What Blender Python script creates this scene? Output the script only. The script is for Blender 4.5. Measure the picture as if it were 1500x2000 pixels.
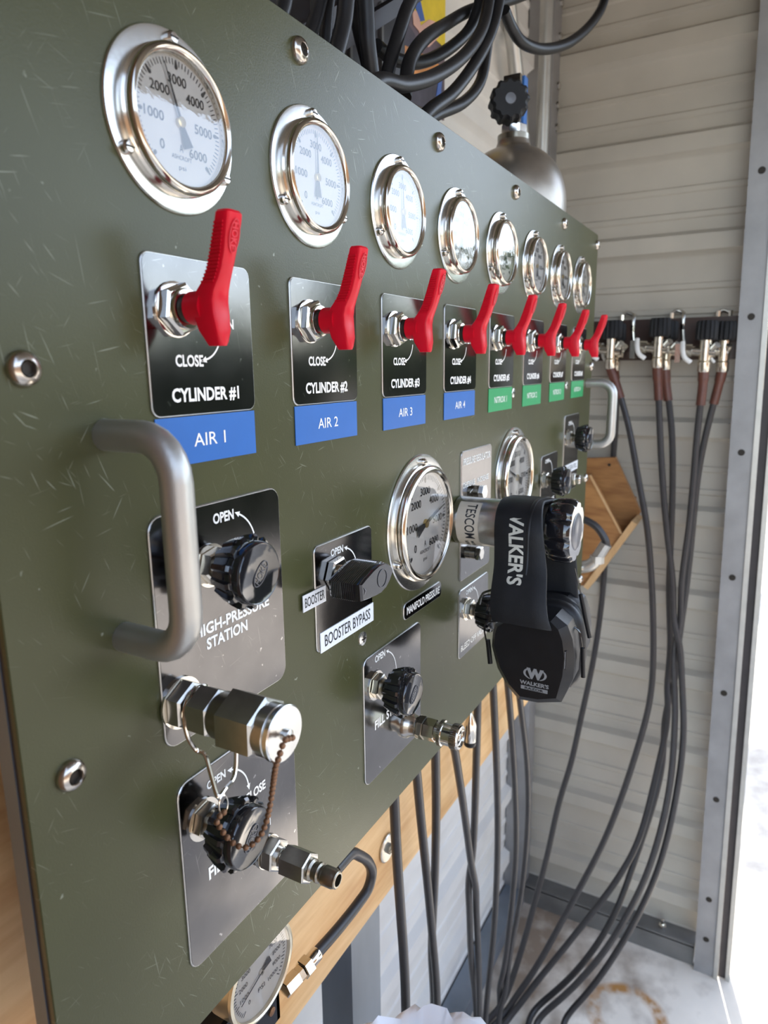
import bpy, math, random
import numpy as np
from mathutils import Vector, Matrix
random.seed(7)
rng = np.random.default_rng(7)
PI = math.pi
sc = bpy.context.scene
for o in list(bpy.data.objects): bpy.data.objects.remove(o)
col = sc.collection

# ------------------------------------------------------------------ camera
# Everything is authored in units of the panel survey; S turns them into metres.
S = 0.65
CAM = np.array([-0.3967, -0.4385, -0.1404]); FPX = 1339.0
YAW, PITCH, ROLL = 1.0585, 0.2085, -0.0109
_cy, _sy, _cp, _sp = math.cos(YAW), math.sin(YAW), math.cos(PITCH), math.sin(PITCH)
FW = np.array([_sy*_cp, _cy*_cp, -_sp]); _r = np.array([_cy, -_sy, 0.0]); _u = np.cross(_r, FW)
RT = math.cos(ROLL)*_r + math.sin(ROLL)*_u; UP = -math.sin(ROLL)*_r + math.cos(ROLL)*_u
def ray(px, py): return FW*FPX + RT*(px-750) + UP*(1000-py)
def aty(px, py, Y): d = ray(px, py); return CAM + d*((Y-CAM[1])/d[1])     # pixel met with a plane parallel to the panel
def atx(px, py, X): d = ray(px, py); return CAM + d*((X-CAM[0])/d[0])     # ... with a plane parallel to the end wall
def atz(px, py, Z): d = ray(px, py); return CAM + d*((Z-CAM[2])/d[2])     # ... with the floor

cam = bpy.data.cameras.new('camera'); camo = bpy.data.objects.new('camera', cam); col.objects.link(camo)
Mx = Matrix((RT.tolist(), UP.tolist(), (-FW).tolist())).transposed().to_4x4()
Mx.translation = Vector((CAM*S).tolist()); camo.matrix_world = Mx
cam.sensor_fit = 'VERTICAL'; cam.sensor_height = 36.0; cam.lens = FPX/2000*36.0
cam.clip_start = 0.01; cam.clip_end = 300
cam.dof.use_dof = True; cam.dof.focus_distance = 0.53; cam.dof.aperture_fstop = 10.0
sc.camera = camo

# ------------------------------------------------------------------ light
W = bpy.data.worlds.new('sky'); sc.world = W; W.use_nodes = True
nt = W.node_tree; nt.nodes.clear()
sky = nt.nodes.new('ShaderNodeTexSky'); sky.sky_type = 'NISHITA'; sky.sun_disc = False
sky.sun_elevation = math.radians(48); sky.sun_rotation = math.radians(74); sky.dust_density = 1.5
bg = nt.nodes.new('ShaderNodeBackground'); bg.inputs['Strength'].default_value = 0.75
wo = nt.nodes.new('ShaderNodeOutputWorld')
hz = nt.nodes.new('ShaderNodeHueSaturation'); hz.inputs['Saturation'].default_value = 0.72      # thin white haze over the blue
nt.links.new(sky.outputs[0], hz.inputs['Color']); nt.links.new(hz.outputs[0], bg.inputs[0]); nt.links.new(bg.outputs[0], wo.inputs[0])
sun = bpy.data.lights.new('sun', 'SUN'); sun.energy = 12.0; sun.angle = math.radians(0.6); sun.color = (1.0, 0.95, 0.87)
suno = bpy.data.objects.new('sun', sun); col.objects.link(suno)
_az, _el = math.radians(16.5), math.radians(48)
suno.rotation_euler = Vector((math.cos(_az)*math.cos(_el), math.sin(_az)*math.cos(_el), math.sin(_el))).to_track_quat('Z', 'Y').to_euler()
suno.location = (4, 1, 5)
vs = sc.view_settings
vs.view_transform = 'Standard'; vs.look = 'None'; vs.gamma = 1; vs.use_curve_mapping = False
vs.exposure = 0.36

# ------------------------------------------------------------------ materials
def hexc(r, g, b):
    f = lambda v: (v/255/12.92) if v <= 10 else ((v/255+0.055)/1.055)**2.4
    return (f(r), f(g), f(b), 1)
M = {}
def mat(name, color, rough=0.5, metal=0.0, var=0.12, vscale=30.0, bump=0.0, bscale=200.0, spec=None, stretch=None, coat=0.0, roughvar=0.0):
    m = bpy.data.materials.new(name); m.use_nodes = True; t = m.node_tree; n = t.nodes; L = t.links
    b = n['Principled BSDF']; b.inputs['Roughness'].default_value = rough; b.inputs['Metallic'].default_value = metal
    if spec is not None: b.inputs['Specular IOR Level'].default_value = spec
    if coat: b.inputs['Coat Weight'].default_value = coat; b.inputs['Coat Roughness'].default_value = 0.05
    tc = n.new('ShaderNodeTexCoord'); mp = n.new('ShaderNodeMapping'); L.new(tc.outputs['Object'], mp.inputs['Vector'])
    if stretch: mp.inputs['Scale'].default_value = stretch
    nz = n.new('ShaderNodeTexNoise'); nz.inputs['Scale'].default_value = vscale; nz.inputs['Detail'].default_value = 5
    L.new(mp.outputs[0], nz.inputs['Vector'])
    rp = n.new('ShaderNodeValToRGB'); c = np.array(color[:3])
    rp.color_ramp.elements[0].position = 0.3; rp.color_ramp.elements[1].position = 0.7
    rp.color_ramp.elements[0].color = (*np.clip(c*(1-var), 0, 1), 1); rp.color_ramp.elements[1].color = (*np.clip(c*(1+var), 0, 1), 1)
    L.new(nz.outputs['Fac'], rp.inputs['Fac']); L.new(rp.outputs['Color'], b.inputs['Base Color'])
    if roughvar:
        mr = n.new('ShaderNodeMapRange'); mr.inputs['To Min'].default_value = max(0, rough-roughvar); mr.inputs['To Max'].default_value = rough+roughvar
        L.new(nz.outputs['Fac'], mr.inputs['Value']); L.new(mr.outputs[0], b.inputs['Roughness'])
    if bump:
        n2 = n.new('ShaderNodeTexNoise'); n2.inputs['Scale'].default_value = bscale; n2.inputs['Detail'].default_value = 3
        L.new(mp.outputs[0], n2.inputs['Vector'])
        bp = n.new('ShaderNodeBump'); bp.inputs['Strength'].default_value = bump; bp.inputs['Distance'].default_value = 0.002
        L.new(n2.outputs['Fac'], bp.inputs['Height']); L.new(bp.outputs[0], b.inputs['Normal'])
    M[name] = m; return m
def nodes(name): m = M[name]; return m.node_tree, m.node_tree.nodes, m.node_tree.links, m.node_tree.nodes['Principled BSDF']
def scratches(name, amount, light, scale=1.0, seed=0.0, rough_to=None):
    """thin scratches and chips of another colour laid over a material's colour (object space)"""
    t, n, L, b = nodes(name)
    src = b.inputs['Base Color'].links[0].from_socket
    tc = n.new('ShaderNodeTexCoord'); total = None
    big = n.new('ShaderNodeTexNoise'); big.inputs['Scale'].default_value = 5*scale; L.new(tc.outputs['Object'], big.inputs['Vector'])
    bm = n.new('ShaderNodeMapRange'); bm.inputs['From Min'].default_value = 0.42; bm.inputs['From Max'].default_value = 0.66; L.new(big.outputs['Fac'], bm.inputs['Value'])
    for k, (ang, sx, sz, lo) in enumerate([(20, 620, 26, .705), (-35, 560, 34, .715), (68, 640, 30, .715), (-78, 520, 24, .71), (8, 460, 14, .73), (40, 700, 40, .71)]):
        m1 = n.new('ShaderNodeMapping'); m1.inputs['Rotation'].default_value = (0, math.radians(ang), 0); m1.inputs['Location'].default_value = (seed+k*3.1, 0, k*1.7)
        m2 = n.new('ShaderNodeMapping'); m2.inputs['Scale'].default_value = (sx*scale, 3, sz*scale)
        L.new(tc.outputs['Object'], m1.inputs['Vector']); L.new(m1.outputs[0], m2.inputs['Vector'])
        nz = n.new('ShaderNodeTexNoise'); nz.inputs['Scale'].default_value = 1.0; nz.inputs['Detail'].default_value = 1.0; L.new(m2.outputs[0], nz.inputs['Vector'])
        mr = n.new('ShaderNodeMapRange'); mr.inputs['From Min'].default_value = lo; mr.inputs['From Max'].default_value = lo+0.05; L.new(nz.outputs['Fac'], mr.inputs['Value'])
        if total is None: total = mr.outputs[0]
        else:
            mx = n.new('ShaderNodeMath'); mx.operation = 'MAXIMUM'; L.new(total, mx.inputs[0]); L.new(mr.outputs[0], mx.inputs[1]); total = mx.outputs[0]
    a = n.new('ShaderNodeMath'); a.operation = 'MULTIPLY'; L.new(total, a.inputs[0]); L.new(bm.outputs[0], a.inputs[1])
    ch = n.new('ShaderNodeTexNoise'); ch.inputs['Scale'].default_value = 110*scale; ch.inputs['Detail'].default_value = 2; L.new(tc.outputs['Object'], ch.inputs['Vector'])
    cm = n.new('ShaderNodeMapRange'); cm.inputs['From Min'].default_value = 0.735; cm.inputs['From Max'].default_value = 0.775; L.new(ch.outputs['Fac'], cm.inputs['Value'])
    mx = n.new('ShaderNodeMath'); mx.operation = 'MAXIMUM'; L.new(a.outputs[0], mx.inputs[0]); L.new(cm.outputs[0], mx.inputs[1])
    am = n.new('ShaderNodeMath'); am.operation = 'MULTIPLY'; am.inputs[1].default_value = amount; L.new(mx.outputs[0], am.inputs[0])
    mix = n.new('ShaderNodeMix'); mix.data_type = 'RGBA'; L.new(am.outputs[0], mix.inputs['Factor']); L.new(src, mix.inputs['A']); mix.inputs['B'].default_value = light
    L.new(mix.outputs['Result'], b.inputs['Base Color'])
mat('green_paint', (0.058, 0.059, 0.024, 1), 0.30, 0, 0.10, 9, 0.05, 900, spec=0.28)
scratches('green_paint', 0.50, (0.36, 0.38, 0.30, 1), 1.3)
mat('black_plate', (0.145, 0.142, 0.145, 1), 0.13, 1.0, 0.15, 25, 0.02, 40, roughvar=0.05)
scratches('black_plate', 0.55, (0.55, 0.55, 0.55, 1), 1.7, 4.0)
mat('plate_edge', (0.62, 0.62, 0.60, 1), 0.35, 1.0)
mat('flange_steel', (0.72, 0.72, 0.70, 1), 0.24, 1.0, 0.06, 60, 0.03, 150)
mat('chrome', (0.74, 0.70, 0.63, 1), 0.12, 1.0, 0.05, 60)
mat('bezel', (0.66, 0.61, 0.53, 1), 0.14, 1.0, 0.05, 60)
mat('steel', (0.52, 0.50, 0.46, 1), 0.28, 1.0, 0.10, 90, 0.05, 400)
mat('dark_steel', (0.30, 0.27, 0.22, 1), 0.30, 1.0, 0.12, 90, 0.05, 400)
mat('bolt_steel', (0.55, 0.50, 0.44, 1), 0.22, 1.0, 0.10, 200)
mat('socket_dark', (0.03, 0.025, 0.02, 1), 0.5, 0.6)
mat('brass', (0.55, 0.42, 0.18, 1), 0.3, 1.0)
mat('red_plastic', (0.62, 0.003, 0.018, 1), 0.33, 0, 0.08, 40, 0.03, 300, spec=0.3)
mat('red_emboss', (0.66, 0.03, 0.05, 1), 0.35)
mat('black_bakelite', (0.010, 0.010, 0.012, 1), 0.09, 0, 0.1, 60, 0.0, spec=0.6, coat=0.6)
mat('emblem_grey', (0.10, 0.10, 0.11, 1), 0.3)
mat('black_rubber', (0.011, 0.0105, 0.011, 1), 0.42, 0, 0.2, 60, 0.05, 300, spec=0.32)
mat('black_soft', (0.010, 0.010, 0.011, 1), 0.55, 0, 0.2, 60, 0.08, 600, spec=0.3)
mat('black_shell', (0.008, 0.008, 0.009, 1), 0.36, 0, 0.15, 60, 0.04, 900, spec=0.3)
mat('logo_grey', (0.22, 0.22, 0.22, 1), 0.5)
mat('logo_light', (0.55, 0.54, 0.47, 1), 0.5)
mat('hose_rubber', (0.030, 0.027, 0.027, 1), 0.40, 0, 0.15, 60, 0.05, 500)
mat('dial_white', (0.80, 0.79, 0.76, 1), 0.5, 0, 0.01)
mat('print_black', (0.015, 0.017, 0.022, 1), 0.5)
mat('print_white', (0.86, 0.85, 0.80, 1), 0.5, 0, 0.02)
mat('label_blue', hexc(38, 100, 175), 0.35, 0, 0.05)
mat('label_green', hexc(40, 150, 90), 0.35, 0, 0.05)
mat('label_white', (0.74, 0.77, 0.80, 1), 0.35, 0, 0.02)
mat('aluminium', (0.50, 0.49, 0.46, 1), 0.42, 0.85, 0.06, 40, 0.05, 500)
mat('galvanised', (0.30, 0.295, 0.295, 1), 0.50, 0.55, 0.15, 14, 0.05, 200, roughvar=0.1)
mat('dark_galv', (0.17, 0.165, 0.155, 1), 0.55, 0.4, 0.2, 14, 0.05, 200)
mat('leg_steel', (0.20, 0.23, 0.27, 1), 0.42, 0.6, 0.35, 6, 0.08, 60, stretch=(1, 1, 0.3))
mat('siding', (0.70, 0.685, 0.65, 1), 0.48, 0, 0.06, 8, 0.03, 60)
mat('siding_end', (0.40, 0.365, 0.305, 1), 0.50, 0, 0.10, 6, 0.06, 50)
mat('rubber_seal', (0.03, 0.024, 0.025, 1), 0.5)
mat('bag_white', (0.80, 0.81, 0.84, 1), 0.3, 0, 0.04, 20, 0.2, 30)
mat('rust_chain', (0.20, 0.105, 0.055, 1), 0.50, 0.7, 0.3, 300)
mat('brown_sleeve', (0.105, 0.034, 0.020, 1), 0.45, 0, 0.2, 60)
mat('tank_metal', (0.40, 0.36, 0.31, 1), 0.36, 0.9, 0.15, 25, 0.05, 100)
mat('tarnished', (0.68, 0.63, 0.54, 1), 0.22, 1.0, 0.15, 80)
mat('gauge_case', (0.74, 0.66, 0.50, 1), 0.30, 0.9)
mat('white_plastic', (0.70, 0.69, 0.66, 1), 0.4)
mat('asphalt', (0.42, 0.385, 0.335, 1), 0.85, 0, 0.25, 12, 0.4, 120)
mat('roof_metal', (0.16, 0.14, 0.12, 1), 0.6, 0.2, 0.1, 5)
mat('bark', (0.10, 0.075, 0.05, 1), 0.8, 0, 0.3, 10)
mat('leaves', (0.10, 0.15, 0.045, 1), 0.6, 0, 0.5, 6)
mat('poster_paper', (0.13, 0.09, 0.11, 1), 0.35, 0, 0.6, 14)
mat('poster_yellow', (0.80, 0.60, 0.03, 1), 0.4)
mat('poster_orange', (0.62, 0.26, 0.07, 1), 0.4, 0, 0.4, 25)
mat('poster_skin', (0.72, 0.42, 0.33, 1), 0.4)
mat('poster_dark', (0.06, 0.05, 0.07, 1), 0.4, 0, 0.5, 25)
mat('poster_blue', (0.06, 0.14, 0.45, 1), 0.4)
mat('sticker_kraft', (0.55, 0.49, 0.40, 1), 0.4)

def wood(name, c1, c2, axis='X', scale=1.0, rough=0.5):
    m = bpy.data.materials.new(name); m.use_nodes = True; t = m.node_tree; n = t.nodes; L = t.links; b = n['Principled BSDF']
    tc = n.new('ShaderNodeTexCoord'); mp = n.new('ShaderNodeMapping'); L.new(tc.outputs['Object'], mp.inputs['Vector'])
    mp.inputs['Scale'].default_value = {'X': (2.2*scale, 14*scale, 16*scale), 'Z': (16*scale, 14*scale, 2.2*scale), 'Y': (14*scale, 2.2*scale, 16*scale)}[axis]
    nz = n.new('ShaderNodeTexNoise'); nz.inputs['Scale'].default_value = 1.0; nz.inputs['Detail'].default_value = 6; nz.inputs['Distortion'].default_value = 0.8; L.new(mp.outputs[0], nz.inputs['Vector'])
    mp2 = n.new('ShaderNodeMapping'); L.new(tc.outputs['Object'], mp2.inputs['Vector']); mp2.inputs['Scale'].default_value = tuple(6*v for v in mp.inputs['Scale'].default_value)
    n2 = n.new('ShaderNodeTexNoise'); n2.inputs['Scale'].default_value = 1.0; n2.inputs['Detail'].default_value = 4; L.new(mp2.outputs[0], n2.inputs['Vector'])
    ad = n.new('ShaderNodeMath'); ad.operation = 'MULTIPLY_ADD'; ad.inputs[1].default_value = 0.35; L.new(n2.outputs['Fac'], ad.inputs[0]); L.new(nz.outputs['Fac'], ad.inputs[2])
    rp = n.new('ShaderNodeValToRGB'); rp.color_ramp.elements[0].position = 0.50; rp.color_ramp.elements[1].position = 0.80
    rp.color_ramp.elements[0].color = c2; rp.color_ramp.elements[1].color = c1; L.new(ad.outputs[0], rp.inputs['Fac']); L.new(rp.outputs['Color'], b.inputs['Base Color'])
    b.inputs['Roughness'].default_value = rough
    M[name] = m
wood('ply', (0.76, 0.48, 0.22, 1), (0.56, 0.29, 0.10, 1), 'X', 1.3)
wood('ply_dark', (0.20, 0.11, 0.05, 1), (0.13, 0.06, 0.025, 1), 'Z')
wood('holder_wood', (0.40, 0.19, 0.06, 1), (0.20, 0.075, 0.02, 1), 'Y', 1.6)
wood('holder_edge', (0.62, 0.40, 0.20, 1), (0.48, 0.28, 0.12, 1), 'Z', 1.6)
wood('rack_wood', (0.060, 0.028, 0.018, 1), (0.030, 0.013, 0.010, 1), 'Y', 1.2, 0.35)

# painted concrete slab: dirt and rust marks with a shape of their own
def slab_mat():
    mat('slab', (0.82, 0.74, 0.63, 1), 0.6, 0, 0.12, 5, 0.15, 60)
    t, n, L, b = nodes('slab'); src = b.inputs['Base Color'].links[0].from_socket
    tc = n.new('ShaderNodeTexCoord')
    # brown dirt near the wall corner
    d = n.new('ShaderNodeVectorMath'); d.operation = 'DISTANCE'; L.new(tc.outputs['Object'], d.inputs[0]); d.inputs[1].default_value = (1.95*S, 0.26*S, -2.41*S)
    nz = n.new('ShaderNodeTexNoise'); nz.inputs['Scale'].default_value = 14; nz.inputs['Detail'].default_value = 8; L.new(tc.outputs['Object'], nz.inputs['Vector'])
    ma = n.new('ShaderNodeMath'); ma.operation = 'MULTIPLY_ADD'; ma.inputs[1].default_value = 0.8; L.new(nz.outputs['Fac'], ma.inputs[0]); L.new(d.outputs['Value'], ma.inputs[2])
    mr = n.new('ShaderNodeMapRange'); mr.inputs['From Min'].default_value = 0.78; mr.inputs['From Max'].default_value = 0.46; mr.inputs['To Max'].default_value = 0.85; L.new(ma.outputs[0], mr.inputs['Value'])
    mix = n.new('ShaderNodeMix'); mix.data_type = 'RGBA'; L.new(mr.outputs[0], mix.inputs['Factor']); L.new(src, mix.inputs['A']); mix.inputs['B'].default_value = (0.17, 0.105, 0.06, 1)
    # rust ring left by a can
    rc = atz(1225, 1985, -2.41)
    d2 = n.new('ShaderNodeVectorMath'); d2.operation = 'DISTANCE'; L.new(tc.outputs['Object'], d2.inputs[0]); d2.inputs[1].default_value = tuple((rc*S).tolist())
    sb = n.new('ShaderNodeMath'); sb.operation = 'SUBTRACT'; sb.inputs[1].default_value = 0.115*S; L.new(d2.outputs['Value'], sb.inputs[0])
    ab = n.new('ShaderNodeMath'); ab.operation = 'ABSOLUTE'; L.new(sb.outputs[0], ab.inputs[0])
    r2 = n.new('ShaderNodeMapRange'); r2.inputs['From Min'].default_value = 0.020; r2.inputs['From Max'].default_value = 0.006; L.new(ab.outputs[0], r2.inputs['Value'])
    n3 = n.new('ShaderNodeTexNoise'); n3.inputs['Scale'].default_value = 22; n3.inputs['Detail'].default_value = 4; L.new(tc.outputs['Object'], n3.inputs['Vector'])
    r3 = n.new('ShaderNodeMapRange'); r3.inputs['From Min'].default_value = 0.32; r3.inputs['From Max'].default_value = 0.52; L.new(n3.outputs['Fac'], r3.inputs['Value'])
    mm = n.new('ShaderNodeMath'); mm.operation = 'MULTIPLY'; L.new(r2.outputs[0], mm.inputs[0]); L.new(r3.outputs[0], mm.inputs[1])
    mix2 = n.new('ShaderNodeMix'); mix2.data_type = 'RGBA'; L.new(mm.outputs[0], mix2.inputs['Factor']); L.new(mix.outputs['Result'], mix2.inputs['A']); mix2.inputs['B'].default_value = (0.42, 0.20, 0.055, 1)
    L.new(mix2.outputs['Result'], b.inputs['Base Color'])
slab_mat()
# thin clear glass: straight-through view plus Fresnel reflection
def glass_mat():
    m = bpy.data.materials.new('gauge_glass'); m.use_nodes = True; t = m.node_tree; n = t.nodes; L = t.links; n.remove(n['Principled BSDF'])
    tr = n.new('ShaderNodeBsdfTransparent'); gl = n.new('ShaderNodeBsdfGlossy'); gl.inputs['Roughness'].default_value = 0.015
    fr = n.new('ShaderNodeFresnel'); fr.inputs['IOR'].default_value = 2.0
    nz = n.new('ShaderNodeTexNoise'); nz.inputs['Scale'].default_value = 12
    bp = n.new('ShaderNodeBump'); bp.inputs['Strength'].default_value = 0.02; L.new(nz.outputs['Fac'], bp.inputs['Height']); L.new(bp.outputs[0], gl.inputs['Normal'])
    mx = n.new('ShaderNodeMixShader'); L.new(fr.outputs[0], mx.inputs[0]); L.new(tr.outputs[0], mx.inputs[1]); L.new(gl.outputs[0], mx.inputs[2])
    L.new(mx.outputs[0], n['Material Output'].inputs['Surface']); M['gauge_glass'] = m
glass_mat()

# ------------------------------------------------------------------ mesh helpers
def rrect(x0, x1, y0, y1, r, n=5):
    out = []
    for cx, cy, a0 in ((x1-r, y1-r, 0), (x0+r, y1-r, 90), (x0+r, y0+r, 180), (x1-r, y0+r, 270)):
        for k in range(n+1):
            a = math.radians(a0+90*k/n); out.append((cx+r*math.cos(a), cy+r*math.sin(a)))
    return out
def circ(r, n, cx=0, cy=0, a0=0): return [(cx+r*math.cos(a0+2*PI*k/n), cy+r*math.sin(a0+2*PI*k/n)) for k in range(n)]
def smooth(P, n=6, closed=False):
    P = [np.array(p, float) for p in P]; out = []
    N = len(P); segs = N if closed else N-1
    for i in range(segs):
        if closed: a, b, c, d = P[i-1], P[i], P[(i+1) % N], P[(i+2) % N]
        else: b, c = P[i], P[i+1]; a = P[i-1] if i > 0 else 2*b-c; d = P[i+2] if i+2 < N else 2*c-b
        for k in range(n):
            t = k/n; out.append(0.5*((2*b)+(c-a)*t+(2*a-5*b+4*c-d)*t*t+(3*b-a-3*c+d)*t**3))
    if not closed: out.append(P[-1])
    return out
_TX = {}
def text2d(s, bold=0.0, res=3):
    key = (s, bold)
    if key in _TX: return _TX[key]
    cu = bpy.data.curves.new('txt', 'FONT'); cu.body = s; cu.offset = bold; cu.resolution_u = res; cu.size = 1
    o = bpy.data.objects.new('txt', cu); col.objects.link(o); bpy.context.view_layer.update()
    me = bpy.data.meshes.new_from_object(o.evaluated_get(bpy.context.evaluated_depsgraph_get()))
    V = np.array([v.co[:2] for v in me.vertices]); F = [tuple(p.vertices) for p in me.polygons]
    bpy.data.objects.remove(o); bpy.data.curves.remove(cu); bpy.data.meshes.remove(me)
    V -= V.min(0); V /= V.max(0)
    _TX[key] = (V, F); return V, F

class MB:
    """collects shapes in a local frame (a right, b up, c outwards) into one mesh"""
    def __init__(s, o=(0, 0, 0), right=(1, 0, 0), up=(0, 0, 1)):
        s.V = []; s.F = []; s.frame(o, right, up)
    def frame(s, o=(0, 0, 0), right=(1, 0, 0), up=(0, 0, 1)):
        s.o = np.array(o, float); s.R = np.array(right, float)/np.linalg.norm(right); up = np.array(up, float)
        up = up - s.R*(up@s.R); s.U = up/np.linalg.norm(up); s.C = np.cross(s.R, s.U); return s
    def add(s, V, F):
        k = len(s.V)
        s.V += [s.o+v[0]*s.R+v[1]*s.U+v[2]*s.C for v in V]; s.F += [tuple(i+k for i in f) for f in F]; return s
    def rings(s, R, cap0=True, cap1=True, closed=False):
        n = len(R[0]); V = [p for r in R for p in r]; F = []
        m = len(R)
        for j in range(m if closed else m-1):
            j2 = (j+1) % m
            for i in range(n): F.append((j*n+i, j*n+(i+1) % n, j2*n+(i+1) % n, j2*n+i))
        if not closed:
            if cap0: F.append(tuple(reversed(range(n))))
            if cap1: F.append(tuple(range((m-1)*n, m*n)))
        return s.add(V, F)
    def lathe(s, prof, n=32, a=0, b=0, cap=True, rot=0):
        return s.rings([[(a+r*math.cos(rot+2*PI*k/n), b+r*math.sin(rot+2*PI*k/n), c) for k in range(n)] for r, c in prof], cap, cap)
    def hexa(s, R, c0, c1, a=0, b=0, rot=0.0, ch=0.12, n=6):
        s.lathe([(R*(1-ch), c0), (R, c0+ch*R*.6), (R, c1-ch*R*.6), (R*(1-ch), c1)], n, a, b, True, rot); return s
    def prism(s, poly, c0, c1, inset=None):
        R = [[(x, y, c0) for x, y in poly]]
        if inset is None: R.append([(x, y, c1) for x, y in poly])
        else: R += [[(x, y, c1-inset[1]) for x, y in poly], [(x, y, c1) for x, y in inset[0]]]
        return s.rings(R)
    def plate(s, x0, x1, y0, y1, r, c0, c1, bv=0.0006):
        return s.prism(rrect(x0, x1, y0, y1, r), c0, c1, (rrect(x0+bv, x1-bv, y0+bv, y1-bv, max(r-bv, 1e-4)), bv))
    def box(s, a0, a1, b0, b1, c0, c1):
        return s.prism([(a0, b0), (a1, b0), (a1, b1), (a0, b1)], c0, c1)
    def wbox(s, p, q):   # world axis box
        x0, y0, z0 = p; x1, y1, z1 = q
        V = [(x, y, z) for z in (z0, z1) for x, y in ((x0, y0), (x1, y0), (x1, y1), (x0, y1))]
        k = len(s.V); s.V += [np.array(v, float) for v in V]
        s.F += [tuple(i+k for i in f) for f in [(3, 2, 1, 0), (4, 5, 6, 7), (0, 1, 5, 4), (1, 2, 6, 5), (2, 3, 7, 6), (3, 0, 4, 7)]]; return s
    def tube(s, P, r, n=10, closed=False, cap=True):   # world points
        P = [np.array(p, float) for p in P]; N = len(P); rad = r if hasattr(r, '__len__') else [r]*N
        T = [(P[(i+1) % N]-P[i-1]) if closed else (P[min(i+1, N-1)]-P[max(i-1, 0)]) for i in range(N)]
        T = [t/(np.linalg.norm(t)+1e-12) for t in T]
        ref = np.array([0, 0, 1.0]) if abs(T[0][2]) < .9 else np.array([1.0, 0, 0])
        u = np.cross(T[0], ref); u /= np.linalg.norm(u); R = []
        for i in range(N):
            u = u-T[i]*(u@T[i]); u /= np.linalg.norm(u)+1e-12; v = np.cross(T[i], u)
            R.append([P[i]+rad[i]*(math.cos(2*PI*k/n)*u+math.sin(2*PI*k/n)*v) for k in range(n)])
        V = [p for q in R for p in q]; k0 = len(s.V); s.V += V; F = []
        for j in range(N if closed else N-1):
            j2 = (j+1) % N
            for i in range(n): F.append((j*n+i, j*n+(i+1) % n, j2*n+(i+1) % n, j2*n+i))
        if cap and not closed: F += [tuple(reversed(range(n))), tuple(range((N-1)*n, N*n))]
        s.F += [tuple(i+k0 for i in f) for f in F]; return s
    def ball(s, p, r, n=10, sc=(1, 1, 1)):
        V = []; F = []; m = n//2
        for j in range(m+1):
            th = PI*j/m
            for i in range(n): V.append((r*sc[0]*math.sin(th)*math.cos(2*PI*i/n), r*sc[1]*math.sin(th)*math.sin(2*PI*i/n), r*sc[2]*math.cos(th)))
        for j in range(m):
            for i in range(n): F.append((j*n+i, (j+1)*n+i, (j+1)*n+(i+1) % n, j*n+(i+1) % n))
        k = len(s.V); s.V += [np.array(p, float)+np.array(v) for v in V]; s.F += [tuple(i+k for i in f) for f in F]; return s
    def text(s, t, a0, a1, b0, b1, c, bold=0.03, rot=0):
        V, F = text2d(t, bold)
        W = []
        for x, y in V:
            if rot == -90: x, y = y, 1-x      # reads downwards
            W.append((a0+(a1-a0)*x, b0+(b1-b0)*y, c))
        return s.add(W, F)
    def arc(s, a, b, r, d0, d1, w, c, head=0.0, both=False):
        n = 14; A = [math.radians(d0+(d1-d0)*k/n) for k in range(n+1)]
        V = [(a+(r-w/2)*math.cos(t), b+(r-w/2)*math.sin(t), c) for t in A]+[(a+(r+w/2)*math.cos(t), b+(r+w/2)*math.sin(t), c) for t in A]
        F = [(i, i+n+1, i+n+2, i+1) for i in range(n)] if d1 > d0 else [(i, i+1, i+n+2, i+n+1) for i in range(n)]
        s.add(V, F)
        ends = [(A[-1], 1 if d1 > d0 else -1)]+([(A[0], -1 if d1 > d0 else 1)] if both else [])
        for t, sg in ends:
            if head:
                p = np.array((a+r*math.cos(t), b+r*math.sin(t))); d = sg*np.array((-math.sin(t), math.cos(t))); q = np.array((math.cos(t), math.sin(t)))
                pts = [p+d*head*1.5, p-q*head*.62, p+q*head*.62]
                if sg < 0: pts = [pts[0], pts[2], pts[1]]
                s.add([(x[0], x[1], c) for x in pts], [(0, 2, 1)])
        return s

    def arc3(s, p0, pm, p1, w, c, head, both=False):
        (x1, y1), (x2, y2), (x3, y3) = p0, pm, p1; d = 2*(x1*(y2-y3)+x2*(y3-y1)+x3*(y1-y2))
        ux = ((x1*x1+y1*y1)*(y2-y3)+(x2*x2+y2*y2)*(y3-y1)+(x3*x3+y3*y3)*(y1-y2))/d; uy = ((x1*x1+y1*y1)*(x3-x2)+(x2*x2+y2*y2)*(x1-x3)+(x3*x3+y3*y3)*(x2-x1))/d
        r = math.hypot(x1-ux, y1-uy); a0 = math.degrees(math.atan2(y1-uy, x1-ux)); a1 = math.degrees(math.atan2(y3-uy, x3-ux))
        while a1-a0 > 180: a1 -= 360
        while a1-a0 < -180: a1 += 360
        k = math.degrees(head*1.4/r)*(1 if a1 > a0 else -1)       # the head's point lands on p0
        return s.arc(ux, uy, r, a1-(k if both else 0), a0+k, w, c, head, both)

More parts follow.
